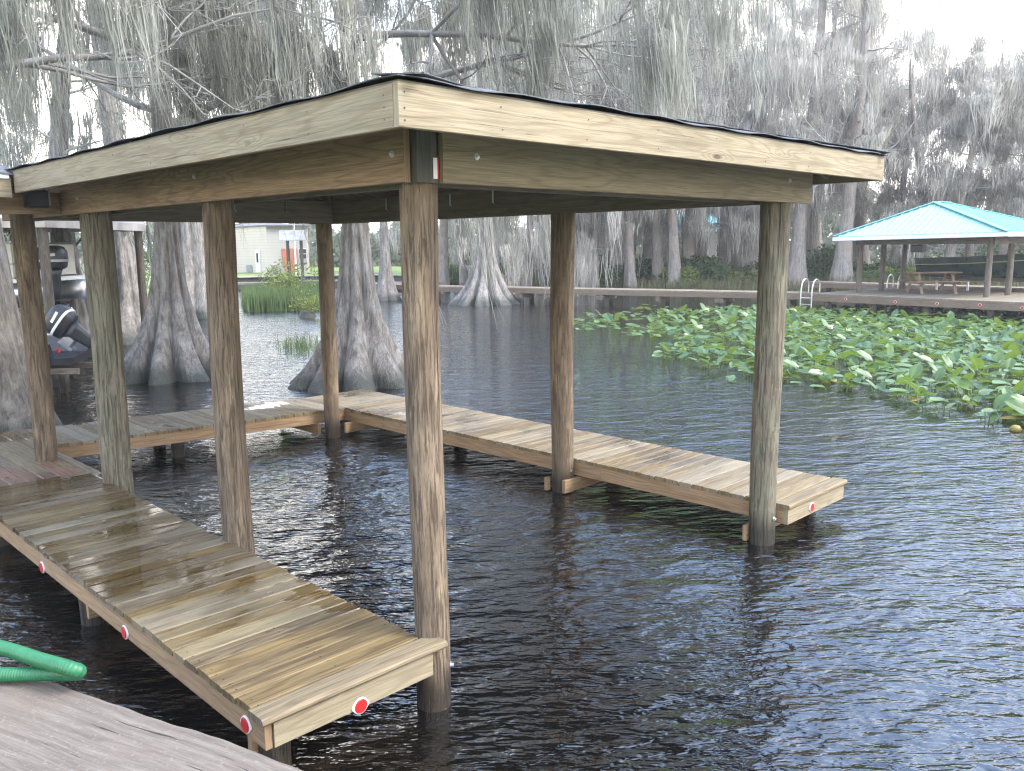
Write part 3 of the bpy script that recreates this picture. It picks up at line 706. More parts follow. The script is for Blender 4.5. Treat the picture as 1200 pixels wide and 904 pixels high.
def moss_strands(P, Ln, Wd, rg, wind=(.05, -.03), spread=.10, lv=4):
    """ribbons hanging from points P"""
    n_ = len(P); ang = rg.uniform(0, 2*np.pi, n_); off = rg.normal(0, spread, (n_, 3)); off[:, 2] *= .35
    t = np.linspace(0, 1, lv+1); A = rg.uniform(-1, 1, (n_, 2))*.22; ph = rg.uniform(0, 6.28, n_)
    cx = P[:, 0, None]+off[:, 0, None]*(1-.55*t)+wind[0]*Ln[:, None]*t+A[:, 0, None]*np.sin(t*5+ph[:, None])*Ln[:, None]*.5*t
    cy = P[:, 1, None]+off[:, 1, None]*(1-.55*t)+wind[1]*Ln[:, None]*t+A[:, 1, None]*np.cos(t*5+ph[:, None])*Ln[:, None]*.5*t
    cz = P[:, 2, None]+off[:, 2, None]-Ln[:, None]*t
    wd = Wd[:, None]*np.array([.6, 1.0, .95, .7, .12, .1, .1])[:lv+1][None, :]*.5 if lv == 4 else Wd[:, None]*np.linspace(1, .15, lv+1)[None, :]*.5
    tw = ang[:, None]+t*2.0; dx, dy = np.cos(tw)*wd, np.sin(tw)*wd
    L_ = np.stack([cx-dx, cy-dy, cz], 2); R_ = np.stack([cx+dx, cy+dy, cz], 2)
    V = np.stack([L_, R_], 2).reshape(-1, 3); b0 = (np.arange(n_)*2*(lv+1))[:, None]; j = np.arange(lv)
    F = np.stack([b0+2*j, b0+2*j+1, b0+2*j+3, b0+2*j+2], 2).reshape(-1, 4)
    return V, F

def trunk_mesh(name, path, rfun, mat, parent, k=36, dz=.12):
    """fluted trunk along a path [(x,y,z)..]; rfun(h, ang) radius"""
    path = [Vector(p) for p in path]; z0, z1 = path[0].z, path[-1].z; nn = int((z1-z0)/dz)
    V = []; F = []; zs = [z0+(z1-z0)*(i/nn)**1.35 for i in range(nn+1)]
    for z in zs:
        j = 0
        while j < len(path)-2 and path[j+1].z < z: j += 1
        t = (z-path[j].z)/(path[j+1].z-path[j].z+1e-9); t = max(0, min(1, t)); c = path[j].lerp(path[j+1], t)
        for i in range(k):
            a = 2*math.pi*i/k; r = rfun(z, a); V.append((c.x+math.cos(a)*r, c.y+math.sin(a)*r, z))
    for j in range(nn):
        for i in range(k): i2 = (i+1) % k; F.append((j*k+i, j*k+i2, (j+1)*k+i2, (j+1)*k+i))
    return fastmesh(name, V, F, mat, parent)

def grow(rg, p, d, L, r, level, segs, tips, maxl=3, up=.05, rough=.22, kids=(7, 6, 5), moss_lo=1, droop=0.0):
    """random limb growth; fills segs (tubes) and tips (points that carry moss)"""
    nseg = max(4, int(L/.45)) if level < 2 else 4
    sl_ = L/nseg; q = np.array(p, float); d = np.array(d, float); nodes = []
    for i in range(nseg):
        d = d+rg.normal(0, rough, 3)*(.6 if level == 0 else 1)+np.array([0, 0, up-droop*i/nseg]); d /= np.linalg.norm(d)
        q2 = q+d*sl_; r0, r1 = r*(1-.8*i/nseg), r*(1-.8*(i+1)/nseg)
        segs.append([*q, *q2, max(r0, .004), max(r1, .003)]); nodes.append((q2.copy(), d.copy(), r1, i/nseg)); q = q2
        if level >= moss_lo: tips.append([*q2, level, L])
    if level < maxl:
        nk = kids[min(level, len(kids)-1)]
        for _ in range(nk):
            qn, dn, rn, tn = nodes[rg.randint(1 if level else max(1, nseg//5), nseg)]
            s = rg.normal(0, 1, 3); s -= dn*s.dot(dn); s /= np.linalg.norm(s)+1e-9; s[2] *= .6
            nd = dn*.55+s*.9; nd /= np.linalg.norm(nd)
            grow(rg, qn, nd, L*rg.uniform(.32, .58)*(1.15-.5*tn), max(rn*.65, .004), level+1, segs, tips, maxl, up, rough*1.15, kids, moss_lo, droop)

def make_tree(name, label, group, x, y, z0, H, r0, butt, hb, flute, nfl, seed, limbs, moss_n, moss_len, mat='bark', mmat='moss', lean=(0, 0), sw=.0145, wob=.15, limb0=4.0, limbL=4.5, kids_=(7, 6, 5), far=False, extra=None, taper=.6, up=.05, cat='tree', wexp=1.0, mwind=(.05, -.03), ldir=None, bend=1.0):
    rg = np.random.RandomState(seed); root = empty(name, (x, y, 0), 0, label, cat, group)
    ph = rg.uniform(0, 6.28, 8); path = []
    for i in range(9):
        t = i/8; z = z0+(H-z0)*t; path.append((lean[0]*t**bend*H+wob*math.sin(t*4+ph[0])-wob*math.sin(ph[0]), lean[1]*t**bend*H+wob*math.sin(t*3+ph[1])-wob*math.sin(ph[1]), z))
    def rf(z, a):
        h = max(z, -.3); tt = max(0, min(1, z/H)); r = r0*(1-taper*tt)*max(0.02, min(1, (H-z)/(.12*H))**.5)
        e = math.exp(-(max(h, 0)/hb)**wexp)
        fl = abs(math.sin(nfl*.5*a+ph[2]+.5*math.sin(a*2+ph[3])+h*.12+.15*math.sin(h*3))); fl = (.85-(1-fl)**1.6*2.0)+.30*math.sin(nfl*1.7*a+ph[6])*math.sin(h*1.1+ph[5]); e2 = math.exp(-max(h, 0)/(2.1*hb))
        lobes = .5*math.sin(2*a+ph[4])+.35*math.sin(3*a+ph[5])
        return r*(1+.05*math.sin(3*a+ph[6]+z*.4)+.03*math.sin(7*a+ph[7]+z))+butt*(e*(1+.10*lobes)+.62*flute*fl*e2*(.35+.65*e))+.012*math.sin(11*a+z*3)*(r0 > .2)
    trunk_mesh('trunk', path, rf, M[mat], root, 112 if not far else 20, .10 if not far else .5)
    segs = []; tips = []
    def at_h(z):
        t = (z-z0)/(H-z0)*8; j = min(int(t), 7); return np.array(path[j])+(np.array(path[j+1])-np.array(path[j]))*(t-j)
    for i in range(limbs):
        z = limb0+(H-.6-limb0)*(i+rg.uniform(0, .8))/limbs; a = rg.uniform(0, 6.28) if ldir is None else ldir+rg.normal(0, 1.0)
        tt = (z-limb0)/(H-limb0); L = limbL*rg.uniform(.6, 1.2)*(1-.55*tt)
        dd = np.array([math.cos(a), math.sin(a), rg.uniform(-.05, .5)]); dd /= np.linalg.norm(dd)
        grow(rg, at_h(z), dd, L, r0*(1-taper*z/H)*(rg.uniform(.15, .27) if not far else rg.uniform(.18, .32)), 0, segs, tips, 3, up, .20 if not far else .24, kids_)
    if extra:
        for (zz, dirn, L, rr, kk) in extra:
            dd = np.array(dirn, float); dd /= np.linalg.norm(dd); grow(rg, at_h(zz), dd, L, rr, 0, segs, tips, 3, up*.4, .13, kk)
    def keep(A, lo):
        X = A[:, 0]+x; Y = A[:, 1]+y
        return ~((X > -1.2) & (X < 5.0) & (Y > -1.2) & (Y < 8.0) & (A[:, 2] < lo))
    if segs:
        segs = np.array(segs); segs = segs[keep(segs, 4.3) & keep(segs[:, 3:6], 4.3)]; tips = np.array(tips); tips = tips[keep(tips, 5.2)]
    if len(segs):
        segs = np.array(segs); V, F = tubes(segs, 5 if not far else 3); cr_ = fastmesh('crown', V, F, M['limb_far' if far else 'limb'], root)
    if moss_n and len(tips):
        tips = np.array(tips); ncl = max(1, moss_n//14); wgt = np.where(tips[:, 3] >= 2, 1.0, .8); 
        field = np.sin(tips[:, 0]*1.7+ph[0])+np.sin(tips[:, 1]*1.9+ph[1])+np.sin(tips[:, 2]*1.3+ph[2]); wgt = wgt*np.clip(field*.8+.35, .015, 3)
        idx = rg.choice(len(tips), ncl, p=wgt/wgt.sum()); cl = np.repeat(tips[idx, :3], 14, axis=0)
        cl_len = np.repeat(np.clip(rg.lognormal(0, .55, ncl), .25, 3)*moss_len, 14); Ln = cl_len*rg.uniform(.25, 1, len(cl))
        Ln = np.minimum(Ln, np.maximum(cl[:, 2]-1.2, .3)); Ln = np.where(keep(cl, 99), Ln, np.minimum(Ln, cl[:, 2]-4.2)); Wd = sw*rg.uniform(.5, 1.3, len(cl))
        V, F = moss_strands(cl, Ln, Wd, rg, mwind, .085 if not far else .2)
        m_ = fastmesh('spanish_moss', V, F, M[mmat], root); m_['kind'] = 'stuff'
    return root
def rgtdir(ax=0, fwd=0, z=0): v = Rv0*ax+Vector((Fv.x, Fv.y, 0)).normalized()*fwd; return (v.x, v.y, z)

# four near cypresses
p = G(415, 449)
make_tree('bald_cypress', 'big grey fluted cypress standing in the water behind the far dock corner', None, p.x, p.y, -1.4, 13, .205, .88, 1.0, .5, 9, 21, 13, 34000, .95, limb0=5.0, limbL=5.0,
          extra=[(5.2, rgtdir(1, -.15, .10), 6.0, .085, (14, 7, 5)), (6.3, rgtdir(1, -.5, .05), 6.0, .08, (14, 7, 5)), (7.5, rgtdir(.9, .5, .1), 6.0, .10, (14, 7, 5)), (5.6, rgtdir(-.5, -.6, .3), 3.5, .09, (10, 6, 5))], mwind=(.10, -.06))
p = G(197, 441)
make_tree('bald_cypress', 'massive cypress with a lumpy swollen grey base left of the slip', None, p.x, p.y, -1.4, 14, .24, .80, 1.05, .5, 8, 37, 10, 19000, 1.0, limb0=4.6, limbL=4.6,
          extra=[(4.9, rgtdir(.9, .2, .5), 4.0, .10, (10, 6, 5)), (5.3, rgtdir(-1, -.2, .1), 4.5, .075, (12, 7, 5)), (6.5, rgtdir(-.8, -.8, .0), 4.5, .11, (12, 7, 5)), (6.0, rgtdir(.6, -.9, .1), 4.0, .10, (12, 7, 5))], wexp=1.15)
p = D(-38, 13.4)
make_tree('bald_cypress', 'mossy cypress cut off by the left edge of the picture', None, p.x, p.y, -1.4, 13, .36, .50, 1.3, .42, 7, 55, 9, 15000, 1.0, limb0=4.6, limbL=4.4, lean=(-.00, 0),
          extra=[(4.9, rgtdir(1, .2, .15), 4.2, .07, (12, 7, 5)), (6.2, rgtdir(1, -.4, .1), 5, .07, (12, 7, 5))])
p = G(232, 371)
make_tree('bald_cypress', 'second dark cypress with a leaning flared base behind the lumpy one', None, p.x, p.y, -1, 15, .30, .95, 2.2, .30, 5, 61, 5, 3000, 1.0, sw=.04, limb0=6, limbL=4.5, lean=(-.02, .0))
p = G(568, 356)
make_tree('bald_cypress', 'cone shaped pale fluted cypress standing in open water before the boardwalk', None, p.x, p.y, -1.2, 17, .22, 1.15, 1.25, .6, 11, 71, 9, 6500, 1.2, sw=.045, limb0=6.5, limbL=5.5)
p = G(452, 352)
make_tree('bald_cypress', 'slim cypress between the big fluted cypress and the cone shaped one', None, p.x, p.y, -1, 16, .20, .45, 1.0, .3, 6, 72, 7, 4500, 1.1, sw=.05, limb0=6, limbL=5)
# slanting old snag on the left bank
p = D(140, 27)
make_tree('bald_cypress', 'squat cypress with a round ridged knee on the left bank', None, p.x, p.y, -.6, 12, .30, .75, 1.1, .3, 7, 78, 5, 3000, 1.1, sw=.04, limb0=3, limbL=3.6)
p = D(92, 24)
make_tree('bald_cypress', 'twisted vine covered tree behind the tilted outboard motor', None, p.x, p.y, -.4, 10, .28, .35, 1.0, .4, 5, 79, 10, 4000, .8, sw=.035, limb0=1.6, limbL=2.6, wob=.5)

# mid distance cypresses on the far shore: variants made once, then copied
GRP = 'moss draped cypresses along the far shore'
variants = []
specs = [(21, .34, .36, 81, 22, 6000, 1.0, 5.5), (18, .26, .3, 82, 20, 6000, 1.0, 5.2), (22, .36, .42, 83, 18, 4600, .85, 6.0), (15, .20, .24, 84, 19, 6000, 1.1, 4.4), (17, .22, .28, 85, 20, 9000, 1.6, 5.0)]
for i, (H, r0, bt, sd_, nl, mn, ml, ll) in enumerate(specs):
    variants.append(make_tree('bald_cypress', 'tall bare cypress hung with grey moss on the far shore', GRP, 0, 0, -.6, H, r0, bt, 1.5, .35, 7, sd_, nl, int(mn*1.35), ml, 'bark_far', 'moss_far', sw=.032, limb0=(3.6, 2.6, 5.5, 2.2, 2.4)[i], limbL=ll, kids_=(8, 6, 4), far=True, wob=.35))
low = []
for i, (H, sd_, nl, mn) in enumerate([(11.5, 91, 17, 10000), (9.5, 92, 16, 10000), (12.5, 93, 18, 10500)]):
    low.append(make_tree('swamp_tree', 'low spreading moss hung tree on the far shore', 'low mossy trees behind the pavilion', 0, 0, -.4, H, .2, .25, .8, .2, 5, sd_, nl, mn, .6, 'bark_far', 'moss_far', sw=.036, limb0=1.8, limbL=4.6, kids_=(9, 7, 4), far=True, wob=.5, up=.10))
used = set()
def put(src, px, dist, s, rz, label=None):
    o = src if src.name not in used else copy_tree(src)
    used.add(src.name); q = D(px, dist); o.location = (q.x, q.y, gh(q.x, q.y) if dist > 40 else -.1); o.rotation_euler.z = rz; o.scale = (s, s, s)
    if label: o['label'] = label
    return o
T = [(519, 50, 0, .85), (546, 53, 3, 1.0), (566, 58, 1, .95), (616, 48, 4, .95), (660, 56, 1, 1), (681, 49, 3, .95), (697, 48, 1, .8), (720, 50, 0, .95), (742, 47.5, 4, 1.0), (760, 52, 2, .8), (775, 49, 3, 1.05), (792, 48, 1, .95), (806, 51, 0, 1), (822, 55, 4, 1),
     (846, 52, 3, 1), (862, 56, 1, 1), (935, 47.5, 2, .90), (957, 52, 4, .95), (987, 47, 0, .95), (905, 58, 1, 1), (1010, 55, 2, .98), (640, 63, 2, 1), (590, 66, 0, 1), (705, 62, 2, 1), (780, 64, 0, 1), (880, 66, 2, .95), (960, 63, 1, .95)]
LB = {519: 'slim pale cypress at the near end of the boardwalk, beside the post', 546: 'thin brown cypress just left of the cone shaped cypress', 616: 'straight cypress before the chain link fence, right of the cone shaped one', 742: 'cypress wrapped in a thick curtain of pale moss behind the boardwalk', 935: 'thick reddish cypress beside the swim ladder', 987: 'straight bare cypress trunk left of the teal roof', 1010: 'tallest cypress left of the open sky, with a forked bare crown'}
for i, (px, ds, v_, s) in enumerate(T):
    put(variants[v_], px, ds, s, i*2.1+.4, LB.get(px, 'tall bare cypress hung with grey moss on the far shore'))
T2 = [(1045, 52, 0, 1.0), (1075, 50, 2, .95), (1110, 49, 1, 1.1), (1140, 53, 2, 1.0), (1170, 50, 0, .95), (1205, 52, 2, 1.0), (1240, 50, 1, 1.1), (1290, 50, 2, .9), (1340, 52, 0, 1), (1160, 62, 0, 1.0), (900, 50, 1, .9), (850, 60, 0, 1), (740, 57, 2, .9), (950, 56, 0, .9), (800, 58, 1, 1), (1420, 50, 0, 1), (1500, 50, 2, 1)]
for i, (px, ds, v_, s) in enumerate(T2): put(low[v_], px, ds, s, i*1.7)

# ------------------------------------------------------------------ FOLIAGE HELPERS
def leaf_mat(name, c1, c2, rough=.6, tr=.35, back=None):
    n = NT(name); g = n.N('NewGeometry'); rp = g.outputs['Random Per Island']
    c = n.mix(rp, c1, c2); v = n.noise(g.outputs['Position'], 2.0, 2); hs = n.N('HueSaturation'); n.L(c, hs.inputs['Color']); n.L(n.mapr(v, .3, .7, .8, 1.25), hs.inputs['Value']); c = hs.outputs[0]
    if back is not None: c = n.mix(g.outputs['Backfacing'], c, back)
    tl = n.N('BsdfTranslucent'); n.L(c, tl.inputs[0]); ms = n.N('MixShader'); ms.inputs[0].default_value = tr
    n.L(n.p.outputs[0], ms.inputs[1]); n.L(tl.outputs[0], ms.inputs[2]); n.L(ms.outputs[0], n.out.inputs[0])
    return n.done(c, rough)
M['leaf_green'] = leaf_mat('shrub_leaves', (.04, .085, .025), (.09, .14, .035))
M['leaf_yellow'] = leaf_mat('yellow_green_leaves', (.12, .17, .035), (.22, .25, .05))
M['palm'] = leaf_mat('palmetto_leaves', (.05, .10, .035), (.11, .17, .05), .45)
M['reed'] = leaf_mat('reed_blades', (.06, .12, .035), (.14, .19, .06), .6)
M['drygrass'] = leaf_mat('dry_grass_blades', (.20, .17, .08), (.13, .16, .06), .8)
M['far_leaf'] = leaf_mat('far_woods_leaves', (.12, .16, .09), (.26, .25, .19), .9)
M['lily'] = leaf_mat('spatterdock_leaves', (.055, .12, .04), (.12, .19, .045), .30, .3, (.19, .28, .045, 1))
M['lily_old'] = leaf_mat('yellowing_spatterdock_leaves', (.30, .28, .05), (.22, .14, .05), .4, .2)
M['stalk'] = leaf_mat('stalks', (.10, .18, .05), (.16, .22, .06), .5, .2)
def leaf_quads(P, size, rg, asp=.55, up=.3):
    n_ = len(P); d = rg.normal(0, 1, (n_, 3)); d /= np.linalg.norm(d, axis=1)[:, None]; e = rg.normal(0, 1, (n_, 3)); e = np.cross(d, e); e /= np.linalg.norm(e, axis=1)[:, None]+1e-9
    s = size*rg.uniform(.6, 1.3, (n_, 1)); V = np.stack([P-d*s, P+e*s*asp, P+d*s, P-e*s*asp], 1).reshape(-1, 3); F = (np.arange(n_)*4)[:, None]+np.arange(4)
    return V, F
def shrub(name, label, cat, group, mat, w_, h_, nl, size, seed, lobes=7):
    rg = np.random.RandomState(seed); root = empty(name, (0, 0, 0), 0, label, cat, group)
    C = rg.uniform(-1, 1, (lobes, 3))*np.array([w_*.38, w_*.38, h_*.28])+np.array([0, 0, h_*.55]); rad = rg.uniform(.28, .5, lobes)*min(w_, h_)
    k = rg.randint(0, lobes, nl); q = rg.normal(0, 1, (nl, 3)); q /= np.linalg.norm(q, axis=1)[:, None]; P = C[k]+q*(rad[k]*rg.uniform(.5, 1.15, nl)**.7)[:, None]
    P[:, 2] = np.abs(P[:, 2]); V, F = leaf_quads(P, size, rg); fastmesh('foliage', V, F, M[mat], root, False)
    S = [[0, 0, -.3, *c_, .03, .008] for c_ in C]+[[*C[i], *(C[i]+q[i]*rad[i]), .01, .004] for i in range(lobes)]; V, F = tubes(S, 4); fastmesh('stem', V, F, M['limb'], root)
    return root
def palmetto(label, group, seed, nf=11, r=.75, trunk=0, name='saw_palmetto', cat='palmetto'):
    rg = np.random.RandomState(seed); root = empty(name, (0, 0, 0), 0, label, cat, group); V = []; F = []; S = []
    for i in range(nf):
        a = rg.uniform(0, 6.28); e = rg.uniform(.1, 1.2); d = np.array([math.cos(a)*math.cos(e), math.sin(a)*math.cos(e), math.sin(e)]); b0 = np.array([0, 0, trunk]); c = b0+d*r*rg.uniform(.6, 1)
        S.append([*b0, *c, .012, .008]); s = np.cross(d, [0, 0, 1.]); s /= np.linalg.norm(s)+1e-9; u_ = np.cross(s, d); nb = 15
        for j in range(nb):
            t = (j/(nb-1)-.5)*4.0; dd = d*math.cos(t*.75)+s*math.sin(t*.75)+u_*rg.uniform(-.05, .12); l = r*.62*rg.uniform(.85, 1.1)*(1-.25*abs(t)/2); tip = c+dd*l+np.array([0, 0, -.18*l]); m_ = c+dd*l*.55; w2 = np.cross(dd, u_)*.022*r*1.6
            k = len(V); V += [c, m_+w2, tip, m_-w2]; F.append([k, k+1, k+2, k+3])
    fastmesh('fronds', V, F, M['palm'], root, False); V2, F2 = tubes(S+([[0, 0, -.3, 0, 0, trunk, .16, .13]] if trunk else []), 8); fastmesh('stem', V2, F2, M['limb'], root)
    return root
def blades(name, P, h0, h1, wd, mat, seed, label, lean=.25, parent=None):
    rg = np.random.RandomState(seed); n_ = len(P); P = np.asarray(P); H = rg.uniform(h0, h1, n_); a = rg.uniform(0, 6.28, n_); l = rg.uniform(0, lean, n_); b_ = rg.uniform(0, 6.28, n_)
    w2 = np.stack([np.cos(a), np.sin(a), a*0], 1)*wd/2; md = P+np.stack([np.cos(b_)*l*H*.3, np.sin(b_)*l*H*.3, H*.55], 1); tp = P+np.stack([np.cos(b_)*l*H, np.sin(b_)*l*H, H*(1-l*.3)], 1)
    V = np.stack([P-w2, P+w2, md+w2*.8, md-w2*.8, tp+w2*.1, tp-w2*.1], 1).reshape(-1, 3); b0 = (np.arange(n_)*6)[:, None]
    F = np.concatenate([b0+np.array([0, 1, 2, 3]), b0+np.array([3, 2, 4, 5])]); o = fastmesh(name, V, F, M[mat], parent, False); o['kind'] = 'stuff'
    return o

def scatter(src, spots, labels=None):
    first = True
    for i, (x, y, z, s, r) in enumerate(spots):
        o = src if first else copy_tree(src); first = False; o.location = (x, y, z); o.scale = (s, s, s*rnd.uniform(.85, 1.15)); o.rotation_euler.z = r
        if labels and labels[i]: o['label'] = labels[i]
def spots(lst): return [(q.x, q.y, gh(q.x, q.y)-.03, s, rnd.random()*6.28) for (px, d, s) in lst for q in (D(px, d),)]
G1 = 'dark green shrubs under the far trees'
s1 = shrub('shrub', 'dark green shrub under the mossy trees of the far shore', 'shrub', G1, 'leaf_green', 2.6, 1.5, 1500, .09, 1)
scatter(s1, spots([(px, rnd.uniform(49, 56), rnd.uniform(.7, 1.4)) for px in list(range(500, 1300, 21)) if not 845 < px < 885]))
s2 = shrub('shrub', 'yellow green low shrub along the far bank', 'shrub', 'yellow green shrubs along the far bank', 'leaf_yellow', 2.0, 1.1, 1100, .08, 2)
scatter(s2, spots([(px, rnd.uniform(47.5, 52), rnd.uniform(.6, 1.2)) for px in (590, 640, 655, 690, 800, 828, 842, 872, 1015, 1060, 1090, 1130, 1180, 1215, 1260)]))
pm = palmetto('fan leaved palmetto on the far bank', 'palmettos on the far bank', 3)
scatter(pm, spots([(px+rnd.uniform(-6, 6), rnd.uniform(46.5, 50), rnd.uniform(1.0, 1.7)) for px in (672, 690, 705, 735, 775, 798, 815, 850, 868, 998, 1012, 1026, 1040, 1052, 1068, 1085, 1100, 1118, 1133, 1150, 1166, 1185, 1200, 1216)]))
pt = palmetto('cabbage palm behind the chain link fence beside the white roof', None, 8, 26, 1.2, 3.4, 'cabbage_palm', 'palm'); q = D(640, 62); pt.location = (q.x, q.y, gh(q.x, q.y))
# near bank on the left
G3 = 'tangled shrubs on the left bank'
s3 = shrub('shrub', 'tangled grey green shrub on the left bank', 'shrub', G3, 'leaf_green', 2.0, 2.0, 1600, .055, 5)
scatter(s3, spots([(75, 27, 1.1), (110, 30, 1.0), (30, 27, 1.2), (-30, 24, 1.2), (135, 36, 1.1), (5, 31, 1.4), (165, 48, 1.3), (-80, 22, 1.2)]), [None]*8)
s4 = shrub('shrub', 'bright yellow green bush between the grey green piling and the lumpy cypress', 'shrub', None, 'leaf_yellow', 1.7, 2.2, 1500, .06, 6); q = D(168, 34); s4.location = (q.x, q.y, gh(q.x, q.y)-.1)
s5 = shrub('shrub', 'small yellow green bush growing on a stump in the open water', 'shrub', None, 'leaf_yellow', .9, .75, 800, .045, 7); q = D(356, 33.5); s5.location = (q.x, q.y, .12)
stp = MB(); stp.lathe((q.x, q.y, -.6), [(.5, 0), (.42, .5), (.30, .68), (.24, .85), (.10, .88)], 14); o = stp.build('stump', M['bark'], None, smooth=True); tag(o, 'dark rotten stump in open water carrying a small bush', 'stump')
s6 = shrub('shrub', 'tall bright green bush in the middle of the cattail bed', 'shrub', None, 'leaf_yellow', 1.9, 1.5, 1500, .07, 9); q = D(333, 42); s6.location = (q.x, q.y, .25)
rg = np.random.RandomState(3)
P = []
for _ in range(9000):
    px = rg.uniform(283, 372)+rg.normal(0, 3); d = rg.uniform(37, 47); q = D(px, d)
    if math.sin(q.x*1.3)+math.sin(q.y*1.1+1)+rg.uniform(-.8, 1.6) > 0: P.append((q.x, q.y, -.05))
blades('cattails', P, .55, 1.15, .028, 'reed', 4, '')
P = []
for _ in range(7000):
    px = rg.uniform(560, 1330); d = interp(SH, px)+rg.uniform(-.5, 2.2); q = D(px, d); P.append((q.x, q.y, max(gh(q.x, q.y), 0)-.03))
blades('shore_grass', P, .3, .85, .035, 'drygrass', 6, '')
P = []
for _ in range(420):
    q = G(352+rg.normal(0, 15), 408+rg.normal(0, 5), 0); P.append((q.x, q.y, -.03))
blades('water_weeds', P, .12, .42, .012, 'reed', 7, '', .8)
P = []
for _ in range(7000):
    px = rg.uniform(480, 670); d = rg.uniform(53, 57); q = D(px, d); P.append((q.x, q.y, gh(q.x, q.y)-.05))
blades('tall_grass', P, .5, 1.1, .04, 'reed', 8, '')
# far woods beyond the shore: one mass nobody could count
P = []
for _ in range(42000):
    px = rg.uniform(-250, 1700); d = rg.uniform(78, 100)
    hmax = 4.2 if px < 380 else (3.6 if px < 660 else 6.3+1.2*math.sin(px*.021)+math.sin(px*.07))
    if px > 1010: hmax *= .9
    q = D(px, d); P.append((q.x, q.y, gh(q.x, q.y)+rg.uniform(0, 1)**.8*hmax*(1+.15*math.sin(px*.11)+.12*math.sin(px*.31+1))))
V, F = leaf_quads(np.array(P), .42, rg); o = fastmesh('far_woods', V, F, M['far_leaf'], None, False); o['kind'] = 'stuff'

# ------------------------------------------------------------------ SPATTERDOCK (lily plants)
def leaf_geo(L, W, fold, curl, rg):
    """heart shaped leaf: base notch at origin, tip along +x"""
    n_ = 12; V = []; F = []
    prof = []
    for i in range(n_+1):
        t = i/n_; x = L*(-.22+1.22*t); ww = W*.5*(math.sin(min(1, t*1.02+.06)*math.pi*.94)**.62) if t < .98 else W*.02
        prof.append((x, ww))
    rows = 4
    for i, (x, ww) in enumerate(prof):
        notch = W*.10*max(0, 1-i/2.4)
        for j in range(-rows, rows+1):
            s = j/rows; y = s*ww; y = math.copysign(max(abs(y), notch*min(1, abs(s)*4)), s) if j else 0.0
            z = fold*abs(y)*1.0-curl*(abs(s)**2)*ww*.6+.02*L*math.sin(x/L*7+s*4)*abs(s)-.25*curl*max(0, x)**2/L
            V.append((x, y, z))
    c = 2*rows+1
    for i in range(n_):
        for j in range(c-1):
            if i < 2 and j in (rows-1, rows): continue
            F.append((i*c+j, (i+1)*c+j, (i+1)*c+j+1, i*c+j+1))
    return np.array(V), F
def place_leaf(V, base, yaw, pitch, roll_):
    m = Matrix.Rotation(yaw, 3, 'Z') @ Matrix.Rotation(-pitch, 3, 'Y') @ Matrix.Rotation(roll_, 3, 'X'); return V@np.array(m).T+np.array(base)
def lily_variant(seed, nleaf, parts, spread=.28, label='', old=False):
    rg = np.random.RandomState(seed); leaves = []; st = []
    for i in range(nleaf):
        L = rg.uniform(.17, .31); W = L*rg.uniform(.62, .8); V, F = leaf_geo(L, W, rg.uniform(.05, .55), rg.uniform(0, .5), rg)
        a = rg.uniform(0, 6.28); rr = rg.uniform(.05, spread); h = rg.uniform(.02, .27); base = (math.cos(a)*rr, math.sin(a)*rr, h)
        pitch = rg.choice([rg.uniform(-.12, .22), rg.uniform(.25, .9)], p=[.76, .24]); V = place_leaf(V, base, a+rg.normal(0, .9), pitch, rg.normal(0, .3))
        S = [[math.cos(a)*rr*.35, math.sin(a)*rr*.35, -.25, math.cos(a)*rr*.75, math.sin(a)*rr*.75, h*.5, .008, .007], [math.cos(a)*rr*.75, math.sin(a)*rr*.75, h*.5, *base, .007, .006]]
        leaves.append((V, F, S))
    if parts:
        root = empty('lily_plant', (0, 0, 0), 0, label, 'water lily', 'spatterdock plants along the front of the lily bed')
        for i, (V, F, S) in enumerate(leaves):
            lf = fastmesh('leaf', V, F, M['lily_old' if old and i == 0 else 'lily'], root); v2, f2 = tubes(S, 5); fastmesh('stalk', v2, f2, M['stalk'], lf)
        return root
    V = []; F = []; k = 0
    for (v_, f_, S) in leaves: V.append(v_); F += [[a+k for a in f] for f in f_]; k += len(v_)
    me = fastmesh('lily_plant', np.concatenate(V), np.array(F), M['lily'], None); tag(me, label, 'water lily', 'spatterdock plants inside the lily bed')
    v2, f2 = tubes([s for l in leaves for s in l[2]], 4); fastmesh('stalk', v2, f2, M['stalk'], me)
    return me
poly = [(668, 374), (760, 362), (880, 362), (1200, 363), (1420, 372), (1420, 560), (1200, 502), (1120, 480), (1040, 460), (950, 447), (905, 440), (860, 430), (800, 432), (778, 415), (792, 400), (745, 392), (700, 392), (672, 386)]
def inside(x, y, pl):
    c = False
    for i in range(len(pl)):
        (x1, y1), (x2, y2) = pl[i], pl[i-1]
        if (y1 > y) != (y2 > y) and x < (x2-x1)*(y-y1)/(y2-y1)+x1: c = not c
    return c
gp = [(lambda q: (q.x, q.y))(G(a, c_, .12)) for a, c_ in poly]
xs = [p_[0] for p_ in gp]; ys = [p_[1] for p_ in gp]; rr_ = random.Random(4); spots_ = []; cell = {}
for _ in range(60000):
    x, y = rr_.uniform(min(xs), max(xs)), rr_.uniform(min(ys), max(ys))
    if not inside(x, y, gp): continue
    px, d, dz = pxdist(x, y)
    dens = .07 if px < 770 else (.24 if px < 880 else .93)
    if dens < .9 and math.sin(x*1.9)+math.sin(y*2.3+1) < (-.15 if px < 770 else -.6): continue
    if rr_.random() > dens: continue
    md = (.40+.002*d)*(1.55 if px < 770 else (1.2 if px < 880 else 1)); key = (int(x/.9), int(y/.9))
    if any((x-a)**2+(y-b_)**2 < md*md for i in (-1, 0, 1) for j in (-1, 0, 1) for (a, b_) in cell.get((key[0]+i, key[1]+j), ())): continue
    cell.setdefault(key, []).append((x, y)); spots_.append((d, px, x, y))
spots_.sort()
